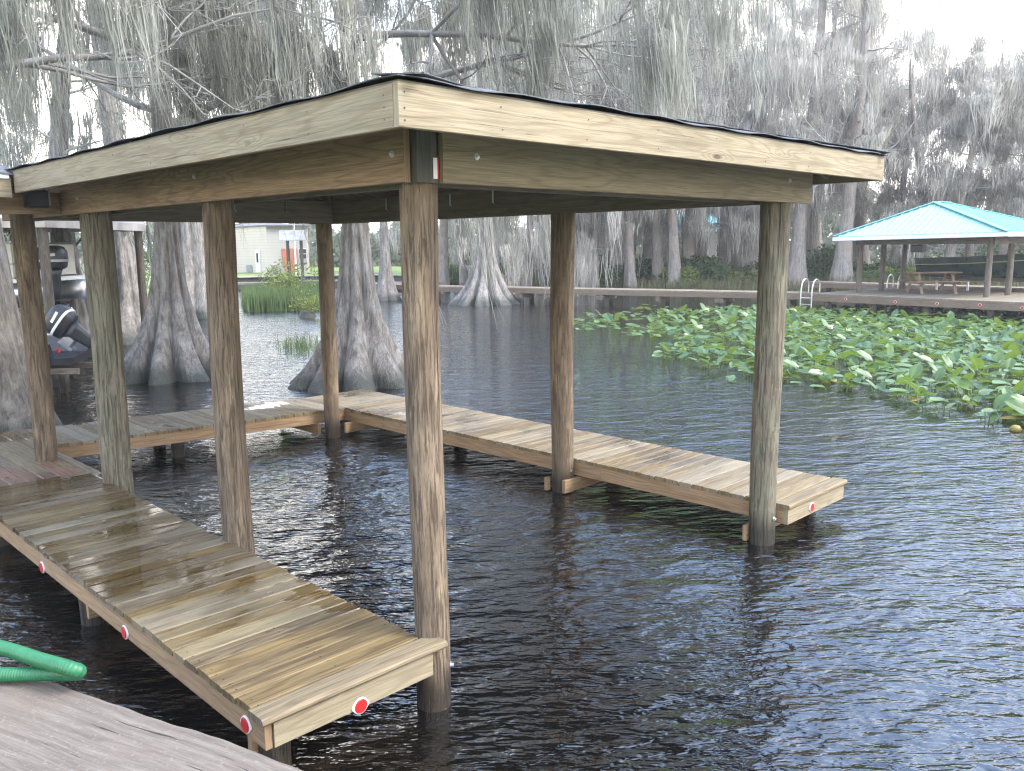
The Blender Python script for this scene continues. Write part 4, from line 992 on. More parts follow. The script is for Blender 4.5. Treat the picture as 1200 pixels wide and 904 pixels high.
vis = [s for s in spots_ if s[1] < 1235]; hid = [s for s in spots_ if s[1] >= 1235]
near, mid, rest = vis[:80], vis[80:290], vis[290:]+hid
vp = [lily_variant(100+i, 5 if i % 2 else 6, True, label='leafy spatterdock standing above the water at the front edge of the lily bed', old=(i == 2)) for i in range(5)]
vm = [lily_variant(120+i, 7, False, .36, label='clump of heart shaped spatterdock leaves inside the dense lily bed') for i in range(5)]
fu = set()
def putl(v, d, px, x, y):
    o = v if v.name not in fu else copy_tree(v); fu.add(v.name); o.location = (x, y, 0); o.rotation_euler.z = rr_.random()*6.28; s = rr_.uniform(.85, 1.2); o.scale = (s, s, s)
    return o
for i, s in enumerate(near): putl(vp[i % 5], *s)
for i, s in enumerate(mid): putl(vm[i % 5], *s)
Vs = []; Fs = []; k = 0
src_ = [(np.array([v.co[:] for v in m_.data.vertices]), np.array([list(p_.vertices) for p_ in m_.data.polygons])) for m_ in vm]
for i, (d, px, x, y) in enumerate(rest):
    v_, f_ = src_[i % 5]; a = rr_.random()*6.28; c_, s_ = math.cos(a), math.sin(a); Vs.append(v_@np.array([[c_, s_, 0], [-s_, c_, 0], [0, 0, 1]])*rr_.uniform(.85, 1.2)+np.array([x, y, 0])); Fs.append(f_+k); k += len(v_)
if Vs: o = fastmesh('lily_bed', np.concatenate(Vs), np.concatenate(Fs), M['lily'], None); o['kind'] = 'stuff'
# yellow pod lying off the right edge of the bed, and one lone leaf
q = G(1190, 505, 0); b = MB(); b.lathe((q.x, q.y, -.05), [(.02, 0), (.06, .03), (.08, .08), (.05, .12), (.02, .13)], 14); o = b.build('seed_pod', M['lily_old'], None, smooth=True); tag(o, 'yellow green seed pod floating alone near the right edge', 'seed pod')
lv = lily_variant(140, 3, True, .1, 'lone little spatterdock floating in front of the lily bed left of the right piling'); q = G(852, 448, 0); lv.location = (q.x, q.y, 0); lv.scale = (.8, .8, .8)
print('lily', len(spots_), len(vis))

# ------------------------------------------------------------------ PAVILION, FAR DOCK, BOARDWALK
O_ = Vector((27.392, 11.129, 0)); U_ = Vector((-.12515, -.99214, 0)); V_ = Vector((.99214, -.12515, 0)); RZ = math.atan2(U_.y, U_.x)
def W(u, v, z=0): return O_+U_*u+V_*v+Vector((0, 0, z))
fd = empty('far_dock', (0, 0, 0), 0, 'long far dock with brown rim carrying the teal roofed pavilion', 'dock')
ZD = .74
def fdb(p0, p1, w_, t_, m, name, par=fd, ch=.006): b = MB(); b.board(p0, p1, w_, t_, (0, 0, 1), ch); return b.build(name, M[m], par)
b = MB(); u_ = -.1
while u_ < 12: b.board(W(u_+.07, -.02, ZD-.019), W(u_+.07, 5.3, ZD-.019), .138, .038, (0, 0, 1), .004); u_ += .145
b.build('decking', M['far_deck'], fd)
fdb(W(-.12, .0, ZD-.039-.12), W(12, .0, ZD-.039-.12), .045, .235, 'far_rim', 'rim_joist'); fdb(W(-.10, .03, ZD-.16), W(-.10, 5.3, ZD-.16), .045, .235, 'far_rim', 'rim_joist'); fdb(W(-.1, 5.3, ZD-.16), W(12, 5.3, ZD-.16), .045, .235, 'far_rim', 'rim_joist')
for u_ in (.45, 2.25, 4.15, 6.2, 8.4, 10.5):
    for v_ in (.3, 2.8, 5.0):
        q = W(u_, v_); piling(q.x, q.y, -1.5, ZD-.05, .12, .12, M['post_far'], int(u_*9+v_), 12).build('piling', M['post_far'], fd, smooth=True)
for px, py in ((991, 350.7), (1049, 354), (1098, 356), (1148.5, 357.6), (1198, 361)):
    d_ = ray(px, py); nrm = -V_; t_ = ((O_-V_*.024)-CAM).dot(nrm)/d_.dot(nrm); reflector(CAM+d_*t_, nrm, fd, 1.4)
b = MB(); u_ = -6
while u_ < 12: b.board(W(u_+.07, 8.4, ZD-.019), W(u_+.07, 9.6, ZD-.019), .138, .038, (0, 0, 1), .004); u_ += .145
bw = empty('back_walkway', W(0, 9), 0, 'narrow walkway behind the boat of the teal roofed pavilion', 'walkway')
def rel(o, root): o.location = -root.location; return o
rel(b.build('decking', M['far_deck'], bw), bw); b = MB(); b.board(W(-6, 8.4, ZD-.15), W(12, 8.4, ZD-.15), .045, .22, (0, 0, 1), .004); rel(b.build('rim_joist', M['far_rim'], bw), bw)
for u_ in (-5, -2, 1, 4, 7, 10): q = W(u_, 9); rel(piling(q.x, q.y, -1.5, ZD-.05, .12, .12, None, 4, 10).build('piling', M['post_far'], bw, smooth=True), bw)
# boardwalk to the left
bd = empty('boardwalk', (0, 0, 0), 0, 'long narrow wooden boardwalk running across behind the water to the far dock', 'boardwalk')
line = [W(-.16, .65, ZD), G(640, 337.2, ZD), G(520, 335.2, ZD), G(430, 331.5, ZD)]
b = MB(); rims = []
for a_, c_ in zip(line, line[1:]):
    t = (c_-a_).normalized(); nn_ = Vector((-t.y, t.x, 0)); L = (c_-a_).length; s = 0
    while s < L-.05: q = a_+t*(s+.07); b.board(q-nn_*.6-Vector((0, 0, .019)), q+nn_*.6-Vector((0, 0, .019)), .138, .038, (0, 0, 1), .004); s += .145
    for sg in (-1, 1): rb = MB(); rb.board(a_+nn_*.6*sg-Vector((0, 0, .14)), c_+nn_*.6*sg-Vector((0, 0, .14)), .045, .20, (0, 0, 1), .004); rb.build('rim_joist', M['far_rim'], bd)
    m_ = int(L/2.6)
    for i in range(m_+1):
        q = a_+t*(1.0+2.6*i)
        if (q-a_).length > L: continue
        for sg in (-.5, .5): p_ = q+nn_*sg; piling(p_.x, p_.y, -1.5, ZD-.04, .11, .11, None, i, 10).build('piling', M['post_far'], bd, smooth=True)
        cb = MB(); cb.board(q-nn_*.75-Vector((0, 0, .36)), q+nn_*.75-Vector((0, 0, .36)), .3 if i % 2 else .1, .16, (0, 0, 1), .004); cb.build('bearer', M['post_far'], bd)
b.build('decking', M['far_deck'], bd)
# pavilion
n = NT('teal_metal_roof'); pos = n.N('NewGeometry').outputs['Position']; uvn = n.N('TexCoord').outputs['UV']
g1 = n.noise(n.mapping(uvn, (.5, 6, 1)), 1, 5, .65); c = n.mix(n.mapr(g1, .45, .72, 0, .55), (.27, .52, .50), (.36, .42, .35)); M['teal'] = n.done(c, .38, Metallic=.15)
M['teal_trim'] = plain('teal_trim', (.15, .44, .43), .4)
pv = empty('pavilion', (0, 0, 0), 0, 'open pavilion with teal metal hip roof on round posts on the far dock', 'pavilion')
E0, E1, E2, E3 = W(.1, 1.0, 2.80), W(6.22, 1.0, 2.88), W(6.22, 6.4, 2.88), W(.1, 6.4, 2.80); R0, R1 = W(2.75, 3.15, 3.98), W(2.75, 4.15, 3.98)
def slope(poly, nrib):
    """metal panel with raised seams running up the slope"""
    A, B = poly[0], poly[1]; up_ = (poly[2]+poly[-1])*.5-(A+B)*.5; eu = (B-A).normalized(); nr = eu.cross(up_).normalized(); nr = nr if nr.z > 0 else -nr; up_ = nr.cross(eu).normalized(); up_ = up_ if up_.z > 0 else -up_
    b = MB(); n_ = len(poly); ou = rnd.random()*20
    V = [p_+nr*.0 for p_ in poly]+[p_-nr*.02 for p_ in poly]; uvf = lambda p_: (ou+(p_-A).dot(up_), ou+(p_-A).dot(eu))
    F = [list(range(n_)), [i+n_ for i in range(n_)][::-1]]+[[i, i+n_, (i+1) % n_+n_, (i+1) % n_] for i in range(n_)]; b.add(V, F, [[uvf(V[i]) for i in f] for f in F])
    L = (B-A).length
    for k in range(1, nrib):
        x = L*k/nrib; hi = 1e9
        for i in range(1, n_):
            P_, Q_ = poly[i], poly[(i+1) % n_]; x0, y0 = (P_-A).dot(eu), (P_-A).dot(up_); x1, y1 = (Q_-A).dot(eu), (Q_-A).dot(up_)
            if (x0-x)*(x1-x) <= 0 and abs(x1-x0) > 1e-6: hi = min(hi, y0+(y1-y0)*(x-x0)/(x1-x0))
        if hi < 1e8 and hi > .15: b.board(A+eu*x+nr*.012, A+eu*x+up_*(hi-.03)+nr*.012, .035, .022, nr, .004)
    return b
rf_ = empty('roof', (0, 0, 0)); rf_.parent = pv
for pl_, k in (((E0, E1, R0), 26), ((E1, E2, R1, R0), 24), ((E2, E3, R1), 26), ((E3, E0, R0, R1), 24)): slope(list(pl_), k).build('roof_panel', M['teal'], rf_)
b = MB()
for a_, c_ in ((E0, R0), (E1, R0), (E2, R1), (E3, R1), (R0, R1)): b.board(a_+Vector((0, 0, .03)), c_+Vector((0, 0, .03)), .22, .03, (0, 0, 1), .006)
b.build('ridge_cap', M['teal_trim'], rf_)
for a_, c_ in ((E0, E1), (E1, E2), (E2, E3), (E3, E0)): b = MB(); b.board(a_-Vector((0, 0, .085)), c_-Vector((0, 0, .085)), .03, .13, (0, 0, 1), .004); b.build('fascia_board', M['white'], pv)
for u_ in (.8, 5.4):
    for v_ in (1.75, 3.35, 4.95): q = W(u_, v_); piling(q.x, q.y, ZD-1.8, 2.75, .105, .095, None, int(u_*5+v_), 14).build('post', M['post_far'], pv, smooth=True)
for a_, c_ in (((.8, 1.6), (5.4, 1.6)), ((.8, 5.1), (5.4, 5.1)), ((.66, 1.7), (.66, 5.0)), ((5.54, 1.7), (5.54, 5.0))): b = MB(); b.board(W(*a_, 2.62), W(*c_, 2.62), .04, .24, (0, 0, 1), .004); b.build('beam', M['post_far'], pv)
sf = MB(); sf.add([W(.13, 1.03, 2.74), W(6.19, 1.03, 2.78), W(6.19, 6.37, 2.78), W(.13, 6.37, 2.74)], [[3, 2, 1, 0]]); sf.build('ceiling', M['ply'], pv)
lm = empty('lift_motor', W(2.55, 2.6, 2.35), RZ, 'dark boat lift motor box hanging under the pavilion eave', 'lift motor')
b = MB(); b.box((0, 0, 0), (.42, .3, .28), 0, .03); b.build('housing', M['black'], lm); b = MB(); b.tube([(-1.4, 0, .2), (2.2, 0, .2)], .035, 8); b.build('shaft', M['black'], lm); b = MB(); b.board((0, 0, .13), (0, 0, .36), .06, .06, (0, 1, 0), 0); b.build('bracket', M['black'], lm)
# picnic table
pc = empty('picnic_table', W(3.05, 2.75, ZD), math.atan2(-.80, .60)+R(8), 'brown wooden picnic table with attached benches under the teal roof', 'picnic table')
M['picnic'] = wood('picnic_table_wood', (.29, .20, .125), (.16, .105, .065), 20, knots=False, stain_amt=.2)
for i in range(5): b = MB(); b.board((-.88, -.30+.15*i, .75), (.88, -.30+.15*i, .75), .142, .04, (0, 0, 1), .004); b.build('tabletop', M['picnic'], pc) if i == 0 else None; 
pc_top = MB()
for i in range(1, 5): pc_top.board((-.88, -.30+.15*i, .75), (.88, -.30+.15*i, .75), .142, .04, (0, 0, 1), .004)
pc_top.build('tabletop', M['picnic'], pc)
for s in (-1, 1):
    b = MB(); b.board((-.88, s*.68, .45), (.88, s*.68, .45), .26, .04, (0, 0, 1), .004); b.build('bench_seat', M['picnic'], pc)
    for x in (-.6, .6):
        b = MB(); b.board((x, s*.22, .71), (x, s*.58, .0), .04, .1, (1, 0, 0), .003); b.build('leg', M['picnic'], pc)
for x in (-.645, .645): b = MB(); b.board((x, -.8, .39), (x, .8, .39), .04, .09, (0, 0, 1), .003); b.build('cross_bar', M['picnic'], pc); b = MB(); b.board((x, -.35, .69), (x, .35, .69), .04, .08, (0, 0, 1), .003); b.build('cross_bar', M['picnic'], pc)
# swim ladders
def ladder(u_, v_, label, s=1):
    r = empty('swim_ladder', W(u_, v_, 0), RZ, label, 'ladder')
    for x in (0, .46):
        b = MB(); pts = [(x, .42, ZD), (x, .42, ZD+.34), (x, .36, ZD+.47), (x, .24, ZD+.53), (x, .10, ZD+.50), (x, .0, ZD+.36), (x, -.06, ZD), (x, -.06, -.35)]
        pts = [(a_, c_-.34, e_) for a_, c_, e_ in pts]; b.tube(spline(pts, 5), .024, 8); b.build('rail', M['alu'], r, smooth=True)
    for z in (.1, .36, .6): b = MB(); b.board((0, -.40, z), (.46, -.40, z), .08, .025, (0, 0, 1), .003); b.build('step', M['alu'], r)
    return r
ladder(-.22, 0, 'metal swim ladder at the left end of the far dock')
ladder(-.05, 5.7, 'second smaller looking swim ladder at the back of the pavilion deck')
# green boat on its lift behind the pavilion
M['hull_green'] = plain('dark_green_hull', (.018, .050, .042), .3, 0, .2, 2); M['hull_trim'] = plain('yellow_hull_stripe', (.38, .36, .17), .5)
gb = empty('green_boat', W(3.9, 6.75, 1.62), RZ, 'dark green boat with a thin yellow stripe on a lift behind the picnic table', 'boat')
def hull(secs): b = MB(); b.loft(secs); return b
secs = []; tr = []
for i in range(15):
    t = i/14; x = -3.1+6.6*t; hw = .95*(1-max(0, (t-.55)/.45)**2.2*.96); sh = .30+.34*t*t+.10*t; kz = -.46+.42*max(0, (t-.6)/.4)**2; ch = hw*.80
    secs.append([(x, -hw, sh), (x, -hw*.98, sh-.2), (x, -ch, kz+.14), (x, -ch*.5, kz+.03), (x, 0, kz), (x, ch*.5, kz+.03), (x, ch, kz+.14), (x, hw*.98, sh-.2), (x, hw, sh), (x, hw*.85, sh-.06), (x, 0, sh-.12), (x, -hw*.85, sh-.06)]); tr.append((x, hw, sh))
hull(secs).build('hull', M['hull_green'], gb, smooth=False)
for s in (-1, 1):
    b = MB()
    for (x, hw, sh), (x2, hw2, sh2) in zip(tr, tr[1:]): b.board((x, s*(hw+.012), sh-.27+.04), (x2, s*(hw2+.012), sh2-.27+.04), .02, .035, (0, 0, 1), 0)
    b.build('stripe', M['hull_trim'], gb)
    b = MB()
    for (x, hw, sh), (x2, hw2, sh2) in zip(tr, tr[1:]): b.board((x, s*(hw), sh+.012), (x2, s*(hw2), sh2+.012), .05, .03, (0, 0, 1), 0)
    b.build('gunwale', M['hull_green'], gb)
lf = empty('boat_lift', W(3.9, 6.75, 0), RZ, 'dark cradle lift holding the green boat out of the water', 'boat lift')
for x in (-2.0, 1.6): b = MB(); b.board((x, -1.3, 1.02), (x, 1.3, 1.02), .10, .14, (0, 0, 1), .004); b.build('cradle_beam', M['black'], lf)
for y in (-.5, .5): b = MB(); b.board((-2.6, y, 1.12), (2.2, y, 1.12), .10, .08, (0, 0, 1), .004); b.build('bunk', M['post_far'], lf)
for x in (-2.0, 1.6):
    for y in (-1.3, 1.3): b = MB(); b.tube([(x, y, -1.2), (x, y, 1.1)], .05, 8); b.build('lift_post', M['alu'], lf)

# ------------------------------------------------------------------ HOUSES AND SHORE THINGS FAR LEFT
def siding(name, col, pitch=.2):
    n = NT(name); pos = n.N('NewGeometry').outputs['Position']; sp_ = n.N('SeparateXYZ'); n.L(pos, sp_.inputs[0]); f = n.math('FRACT', n.math('DIVIDE', sp_.outputs[2], pitch))
    ln = n.mapr(f, .0, .16, 1, 0); c = n.mix(n.math('MULTIPLY', ln, .55), col, (col[0]*.35, col[1]*.35, col[2]*.35)); c = n.mix(n.mapr(n.noise(pos, .8, 4), .4, .7, 0, .18), c, (.3, .29, .25))
    return n.done(c, .6, n.bump(f, .6, .02))
M['siding'] = siding('beige_lap_siding', (.56, .49, .42)); M['siding2'] = siding('grey_lap_siding', (.40, .39, .35)); M['roof_dark'] = plain('dark_roof_edge', (.12, .11, .11), .7)
M['roof_pale'] = plain('pale_metal_roof', (.62, .63, .63), .4, .2, .08, 1); M['glass'] = plain('dark_window_glass', (.03, .04, .05), .08, 0, .1)
M['rust'] = plain('orange_brown_door', (.38, .13, .07), .6, 0, .2, 3); M['conc'] = plain('seawall_concrete', (.30, .28, .25), .85, 0, .25, 2, .3); M['dkwood'] = plain('old_dark_timber', (.075, .065, .055), .85, 0, .3, 2)
M['beige'] = plain('beige_panel', (.56, .54, .46), .5, 0, .08, 2)
def wallquad(b, A, B, z0, z1, th=.15):
    d_ = (B-A); d_.z = 0; n_ = Vector((-d_.y, d_.x, 0)).normalized()
    b.board(Vector((A.x, A.y, (z0+z1)/2))+n_*th/2, Vector((B.x, B.y, (z0+z1)/2))+n_*th/2, th, z1-z0, (0, 0, 1), 0)
def on_wall(A, B, s0, s1, z0, z1, out, th=.06):
    """a panel standing on wall line A-B between fractions s0,s1, proud by out"""
    d_ = (B-A); n_ = Vector((d_.y, -d_.x, 0)).normalized()
    if (CAM-A).dot(n_) < 0: n_ = -n_
    P0 = A.lerp(B, s0)+n_*out; P1 = A.lerp(B, s1)+n_*out; b = MB(); b.board(Vector((P0.x, P0.y, (z0+z1)/2)), Vector((P1.x, P1.y, (z0+z1)/2)), th, z1-z0, (0, 0, 1), 0); return b
hs_ = empty('workshop_building', (0, 0, 0), 0, 'beige lap sided building with white door and orange double door on far lawn', 'building')
C0, CL, CR = D(313, 64), D(252, 73), D(361.5, 65); gz = .85; ht = 4.15
back1 = CL+(CR-C0)*1.0; 
for A, B, m_, z1 in ((CL, C0, 'siding', ht), (C0, CR, 'siding2', ht), (CR, CR+(CL-C0), 'siding', ht), (CR+(CL-C0), CL, 'siding2', ht)):
    b = MB(); wallquad(b, A, B, gz-.6, z1); b.build('wall', M[m_], hs_)
cen = (CL+CR)/2
b = MB(); pr = [CL, C0, CR, CR+(CL-C0)]; ex = [p_+(p_-cen).normalized()*.35 for p_ in pr]; b.loft([[Vector((p_.x, p_.y, ht)) for p_ in ex], [Vector((p_.x, p_.y, ht+.10)) for p_ in ex], [Vector((*(cen.lerp(p_, .25).xy), ht+.35)) for p_ in ex]]); b.build('roof', M['roof_dark'], hs_)
door = on_wall(CL, C0, .80, .875, gz+.05, gz+1.62, .05).build('door', M['white'], hs_); on_wall(CL, C0, .822, .852, gz+.75, gz+1.42, .09, .02).build('pane', M['glass'], door)
on_wall(CL, C0, .62, .72, gz+.05, gz+.55, .05).build('vent', M['shirt'], hs_); on_wall(C0, CR, .10, .33, gz, gz+.55, .25, .4).build('air_conditioner', M['shirt'], hs_)
dr = on_wall(C0, CR, .34, .70, gz, gz+1.72, .05).build('double_door', M['rust'], hs_); on_wall(C0, CR, .515, .525, gz, gz+1.7, .09, .02).build('gap', M['black'], dr)
wn = on_wall(C0, CR, .74, .93, gz+.95, gz+1.72, .05).build('window', M['white'], hs_)
for s0, s1 in ((.75, .83), (.845, .92)):
    for z0, z1 in ((.99, 1.31), (1.36, 1.68)): on_wall(C0, CR, s0, s1, gz+z0, gz+z1, .09, .02).build('pane', M['glass'], wn)
# little roofed dock shelter in front of it
sh = empty('dock_shelter', (0, 0, 0), 0, 'small weathered gable roof on thin posts before the beige building', 'shelter')
A, B = D(328, 54), D(358.5, 54); t = (B-A).normalized(); nn_ = Vector((-t.y, t.x, 0)); z0 = 3.05
b = MB(); b.loft([[Vector((*q_.xy, z_)) for q_, z_ in ((A-nn_*1.1, z0), (A+nn_*1.1, z0), (A+nn_*.0, z0+.62))], [Vector((*q_.xy, z_)) for q_, z_ in ((B-nn_*1.1, z0), (B+nn_*1.1, z0), (B+nn_*.0, z0+.62))]]); b.build('roof', plain('weathered_shed_roof', (.27, .265, .25), .8, 0, .3, 3), sh)
for px in (337, 353):
    for s in (-.9, .9): q = D(px, 54)+nn_*s; b = MB(); b.board((q.x, q.y, -.5), (q.x, q.y, z0), .13, .13, (0, 1, 0), .004); b.build('post', M['dkwood'], sh)
b = MB(); b.board(A+Vector((0, 0, .6)), B+Vector((0, 0, .6)), 2.4, .12, (0, 0, 1), .004); b.build('platform', M['far_deck'], sh)
fp = MB(); q = D(345.5, 58); fp.tube([(q.x, q.y, .8), (q.x, q.y, 4.4)], .06, 8); o = fp.build('flagpole', M['white'], None); tag(o, 'thin white pole standing before the beige building', 'pole')
# seawall and low docks
sw_ = empty('seawall', (0, 0, 0), 0, 'long dark timber seawall along the edge of the far lawn', 'seawall'); pts = [D(px, dd) for px, dd in ((215, 55.5), (262, 58.6), (300, 59.4), (380, 59.2), (450, 58.6), (520, 54))]
b = MB(); c2 = MB()
for A, B in zip(pts, pts[1:]): b.board(A+Vector((0, 0, .25)), B+Vector((0, 0, .25)), .2, .95, (0, 0, 1), .01); c2.board(A+Vector((0, 0, .76)), B+Vector((0, 0, .76)), .5, .07, (0, 0, 1), .01)
b.build('wall_face', M['dkwood'], sw_); c2.build('cap', M['conc'], sw_)
def lowdock(px0, px1, dd, z, label, wd=1.5):
    r = empty('low_dock', (0, 0, 0), 0, label, 'dock'); A, B = D(px0, dd), D(px1, dd); b = MB(); b.board(A+Vector((0, 0, z)), B+Vector((0, 0, z)), wd, .12, (0, 0, 1), .01); b.build('deck_slab', M['far_deck'], r)
    n_ = max(2, int((B-A).length/2.5))
    for i in range(n_+1): q = A.lerp(B, (i+.1)/(n_+.2)); piling(q.x, q.y, -1.4, z+.0, .12, .12, None, i, 10).build('piling', M['post_far'], r, smooth=True)
lowdock(352, 405, 55, .55, 'low dock along the seawall, directly right of the cattails'); lowdock(452, 512, 50, .55, 'low dock between the slim cypress and the start of the boardwalk'); lowdock(268, 330, 57, .42, 'low dark dock along the seawall under the beige building')
# houses
def house(name, label, px0, px1, dd, wall_h, rise, wm, rm, depth=7, gz_=.9):
    r = empty(name, (0, 0, 0), 0, label, 'house'); A, B = D(px0, dd), D(px1, dd); t = (B-A).normalized(); n_ = Vector((-t.y, t.x, 0)); n_ = n_ if n_.dot(Fv) > 0 else -n_
    b = MB(); b.loft([[Vector((*p_.xy, gz_-.5)) for p_ in (A, B, B+n_*depth, A+n_*depth)], [Vector((*p_.xy, gz_+wall_h)) for p_ in (A, B, B+n_*depth, A+n_*depth)]]); b.build('wall', M[wm], r)
    e = .5; A2, B2 = A-t*e-n_*e, B+t*e-n_*e; hh = gz_+wall_h; b = MB(); tri = lambda p_: [Vector((*p_.xy, hh-.02)), Vector((*(p_+n_*(depth+2*e)).xy, hh-.02)), Vector((*(p_+n_*(depth/2+e)).xy, hh+rise))]
    b.loft([tri(A2), tri(B2)]); b.build('roof', M[rm], r)
    for s in (.2, .5, .78):
        w0 = on_wall(A, B, s, s+.09, gz_+.9, gz_+2.0, .03).build('window', M['white'], r); on_wall(A, B, s+.01, s+.08, gz_+1.0, gz_+1.9, .07, .02).build('pane', M['glass'], w0)
    return r
house('lake_house', 'pale roofed house half hidden behind the lumpy cypress on the left', 132, 238, 78, 1.6, 1.0, 'siding2', 'roof_pale')
house('white_roofed_house', 'white roofed house behind the chain link fence', 618, 668, 82, 1.9, 1.3, 'siding', 'roof_pale')
house('teal_roofed_house', 'teal roofed house glimpsed through the mossy trees right of the middle', 800, 850, 72, 2.7, 1.6, 'siding', 'teal_trim')
# chain link fence
fn = empty('chain_link_fence', (0, 0, 0), 0, 'green chain link fence on the lawn behind the cone shaped cypress', 'fence'); A, B = D(556, 57), D(665, 57); M['fence'] = plain('green_fence_wire', (.05, .13, .10), .6); L = (B-A).length; gz_ = gh(*A.xy)
k = int(L/2.2); b = MB(); S = []
for i in range(k+1): q = A.lerp(B, i/k); p_ = MB(); p_.tube([(q.x, q.y, gz_-.3), (q.x, q.y, gz_+1.25)], .035, 8); p_.build('fence_post', M['fence'], fn)
t = (B-A).normalized(); m_ = int(L/.14)
for i in range(m_): 
    q = A+t*(i*.14)
    for sg in (-1, 1): e_ = q+t*sg*1.1; S.append([q.x, q.y, gz_+.05, e_.x, e_.y, gz_+1.15, .006, .006])
V, F = tubes(S, 3); fastmesh('wire_mesh', V, F, M['fence'], fn, False)
b.tube([A+Vector((0, 0, gz_+1.18)), B+Vector((0, 0, gz_+1.18))], .022, 6); b.build('top_rail', M['fence'], fn)

# ------------------------------------------------------------------ BOATS ON THE LEFT
def RT(ax): return Vector((Rv0.x*ax, Rv0.y*ax, 0))
HRZ = math.atan2(Rv0.y, Rv0.x)
def outboard(loc, rz, tilt, label, mc, acc, s=1.0):
    """motor pivots at its bracket (origin); cowl up +z, prop towards +x"""
    r = empty('outboard_motor', loc, rz, label, 'outboard motor'); r.rotation_euler = (0, tilt, rz); r.scale = (s, s, s)
    def sec(z, x0, x1, hw, rr=.35): out = []; cx, hx = (x0+x1)/2, (x1-x0)/2; return [(cx+hx*math.copysign(abs(math.cos(a))**.6, math.cos(a)), hw*math.copysign(abs(math.sin(a))**.6, math.sin(a)), z) for a in [2*math.pi*i/20 for i in range(20)]]
    b = MB(); b.loft([sec(.10, -.16, .26, .15), sec(.14, -.20, .32, .18), sec(.30, -.22, .35, .20), sec(.44, -.21, .34, .195), sec(.52, -.15, .29, .15), sec(.55, -.05, .2, .08)]); cw = b.build('cowl', M[mc], r, smooth=True)
    b = MB(); b.loft([sec(.24, -.226, .356, .206), sec(.285, -.226, .356, .206)]); b.build('cowl_band', M[acc], cw)
    b = MB(); b.board((.02, -.204, .36), (.24, -.198, .38), .004, .05, (0, 0, 1), 0); b.build('decal', M[acc], cw)
    b = MB(); b.loft([sec(-.62, .0, .14, .05), sec(-.3, -.04, .18, .06), sec(-.02, -.08, .2, .09), sec(.10, -.14, .24, .13)]); b.build('midsection', M[mc], r, smooth=True)
    b = MB(); b.board((-.02, 0, -.5), (.34, 0, -.5), .22, .02, (0, 0, 1), .004); b.build('cavitation_plate', M[mc], r)
    b = MB(); b.loft([[(x, h_*math.cos(a), -.70+h_*math.sin(a)) for a in [2*math.pi*i/12 for i in range(12)]] for x, h_ in ((-.10, .01), (-.04, .045), (.08, .06), (.24, .05), (.28, .03))]); lu = b.build('gearcase', M[mc], r, smooth=True)
    b = MB(); b.loft([[(.0, .008, -.72), (.16, .008, -.72), (.16, -.008, -.72), (.0, -.008, -.72)], [(.08, .005, -.90), (.14, .005, -.90), (.14, -.005, -.90), (.08, -.005, -.90)]]); b.build('skeg', M[mc], r)
    b = MB()
    for i in range(3):
        a = 2.094*i; c_, s_ = math.cos(a), math.sin(a); b.add([(.28, 0, -.70), (.26, .05*c_-.03*s_, -.70+.05*s_+.03*c_), (.30, .14*c_-.06*s_, -.70+.14*s_+.06*c_), (.34, .15*c_+.03*s_, -.70+.15*s_-.03*c_), (.33, .05*c_+.03*s_, -.70+.05*s_-.03*c_)], [[0, 1, 2, 3, 4]])
    b.build('propeller', M['steel'], r)
    b = MB(); b.board((-.22, 0, .0), (-.06, 0, .0), .18, .20, (0, 0, 1), .01); b.board((-.24, -.07, -.16), (-.24, -.07, .12), .03, .05, (1, 0, 0), .004); b.board((-.24, .07, -.16), (-.24, .07, .12), .03, .05, (1, 0, 0), .004); b.build('clamp_bracket', M['shirt'], r)
    return r
# pontoon boat high on a lift
p0 = D(47, 20.0); PBo = empty('pontoon_boat', (p0.x, p0.y, 1.55), HRZ, 'white and beige pontoon boat raised on a lift at the left edge', 'boat')
for y in (-.1, 1.7):
    b = MB(); b.tube([(-6.2, y, .30), (-5.8, y, .22), (-5.2, y, .2), (-.3, y, .2), (.02, y, .2)], [.03, .14, .22, .22, .21], 16); b.build('pontoon', M['alu'], PBo, smooth=True)
b = MB(); b.board((-6, .8, .46), (-.1, .8, .46), 2.5, .08, (0, 0, 1), .01); b.build('deck_platform', M['white'], PBo)
for (x0, x1) in ((-5.9, -4.0), (-3.2, -.35)):
    for y in (-.42, 2.02):
        b = MB(); b.board((x0, y, .86), (x1, y, .86), .03, .66, (0, 0, 1), .004); f_ = b.build('fence_panel', M['beige'], PBo)
        b = MB(); 
        for z in (.52, .80, 1.22): b.board((x0-.02, y, z), (x1+.02, y, z), .05, .035, (0, 0, 1), .004)
        b.build('rail', M['shirt'], f_)
b = MB(); b.board((-.35, -.4, .86), (-.35, 2.0, .86), .03, .66, (0, 0, 1), .004); b.build('fence_panel', M['beige'], PBo)
b = MB(); b.board((-1.6, .9, .5), (-1.6, .9, 1.35), .6, .5, (0, 1, 0), .03); b.build('console', M['white'], PBo)
q = D(55, 19.8); outboard((q.x, q.y, 2.13), HRZ, 0, 'big black outboard motor hanging upright behind the leftmost piling', 'black', 'shirt', 1.05)
lf2 = empty('boat_lift', (p0.x, p0.y, 0), HRZ, 'timber and steel lift under the white pontoon boat', 'boat lift')
for x in (-4.6, -1.2):
    b = MB(); b.board((x, -.9, 1.45), (x, 2.5, 1.45), .12, .16, (0, 0, 1), .004); b.build('cradle_beam', M['dkwood'], lf2)
    for y in (-.8, 2.4): b = MB(); b.tube([(x, y, -1), (x, y, 3.0)], .10, 12); b.build('lift_piling', M['post_far'], lf2)
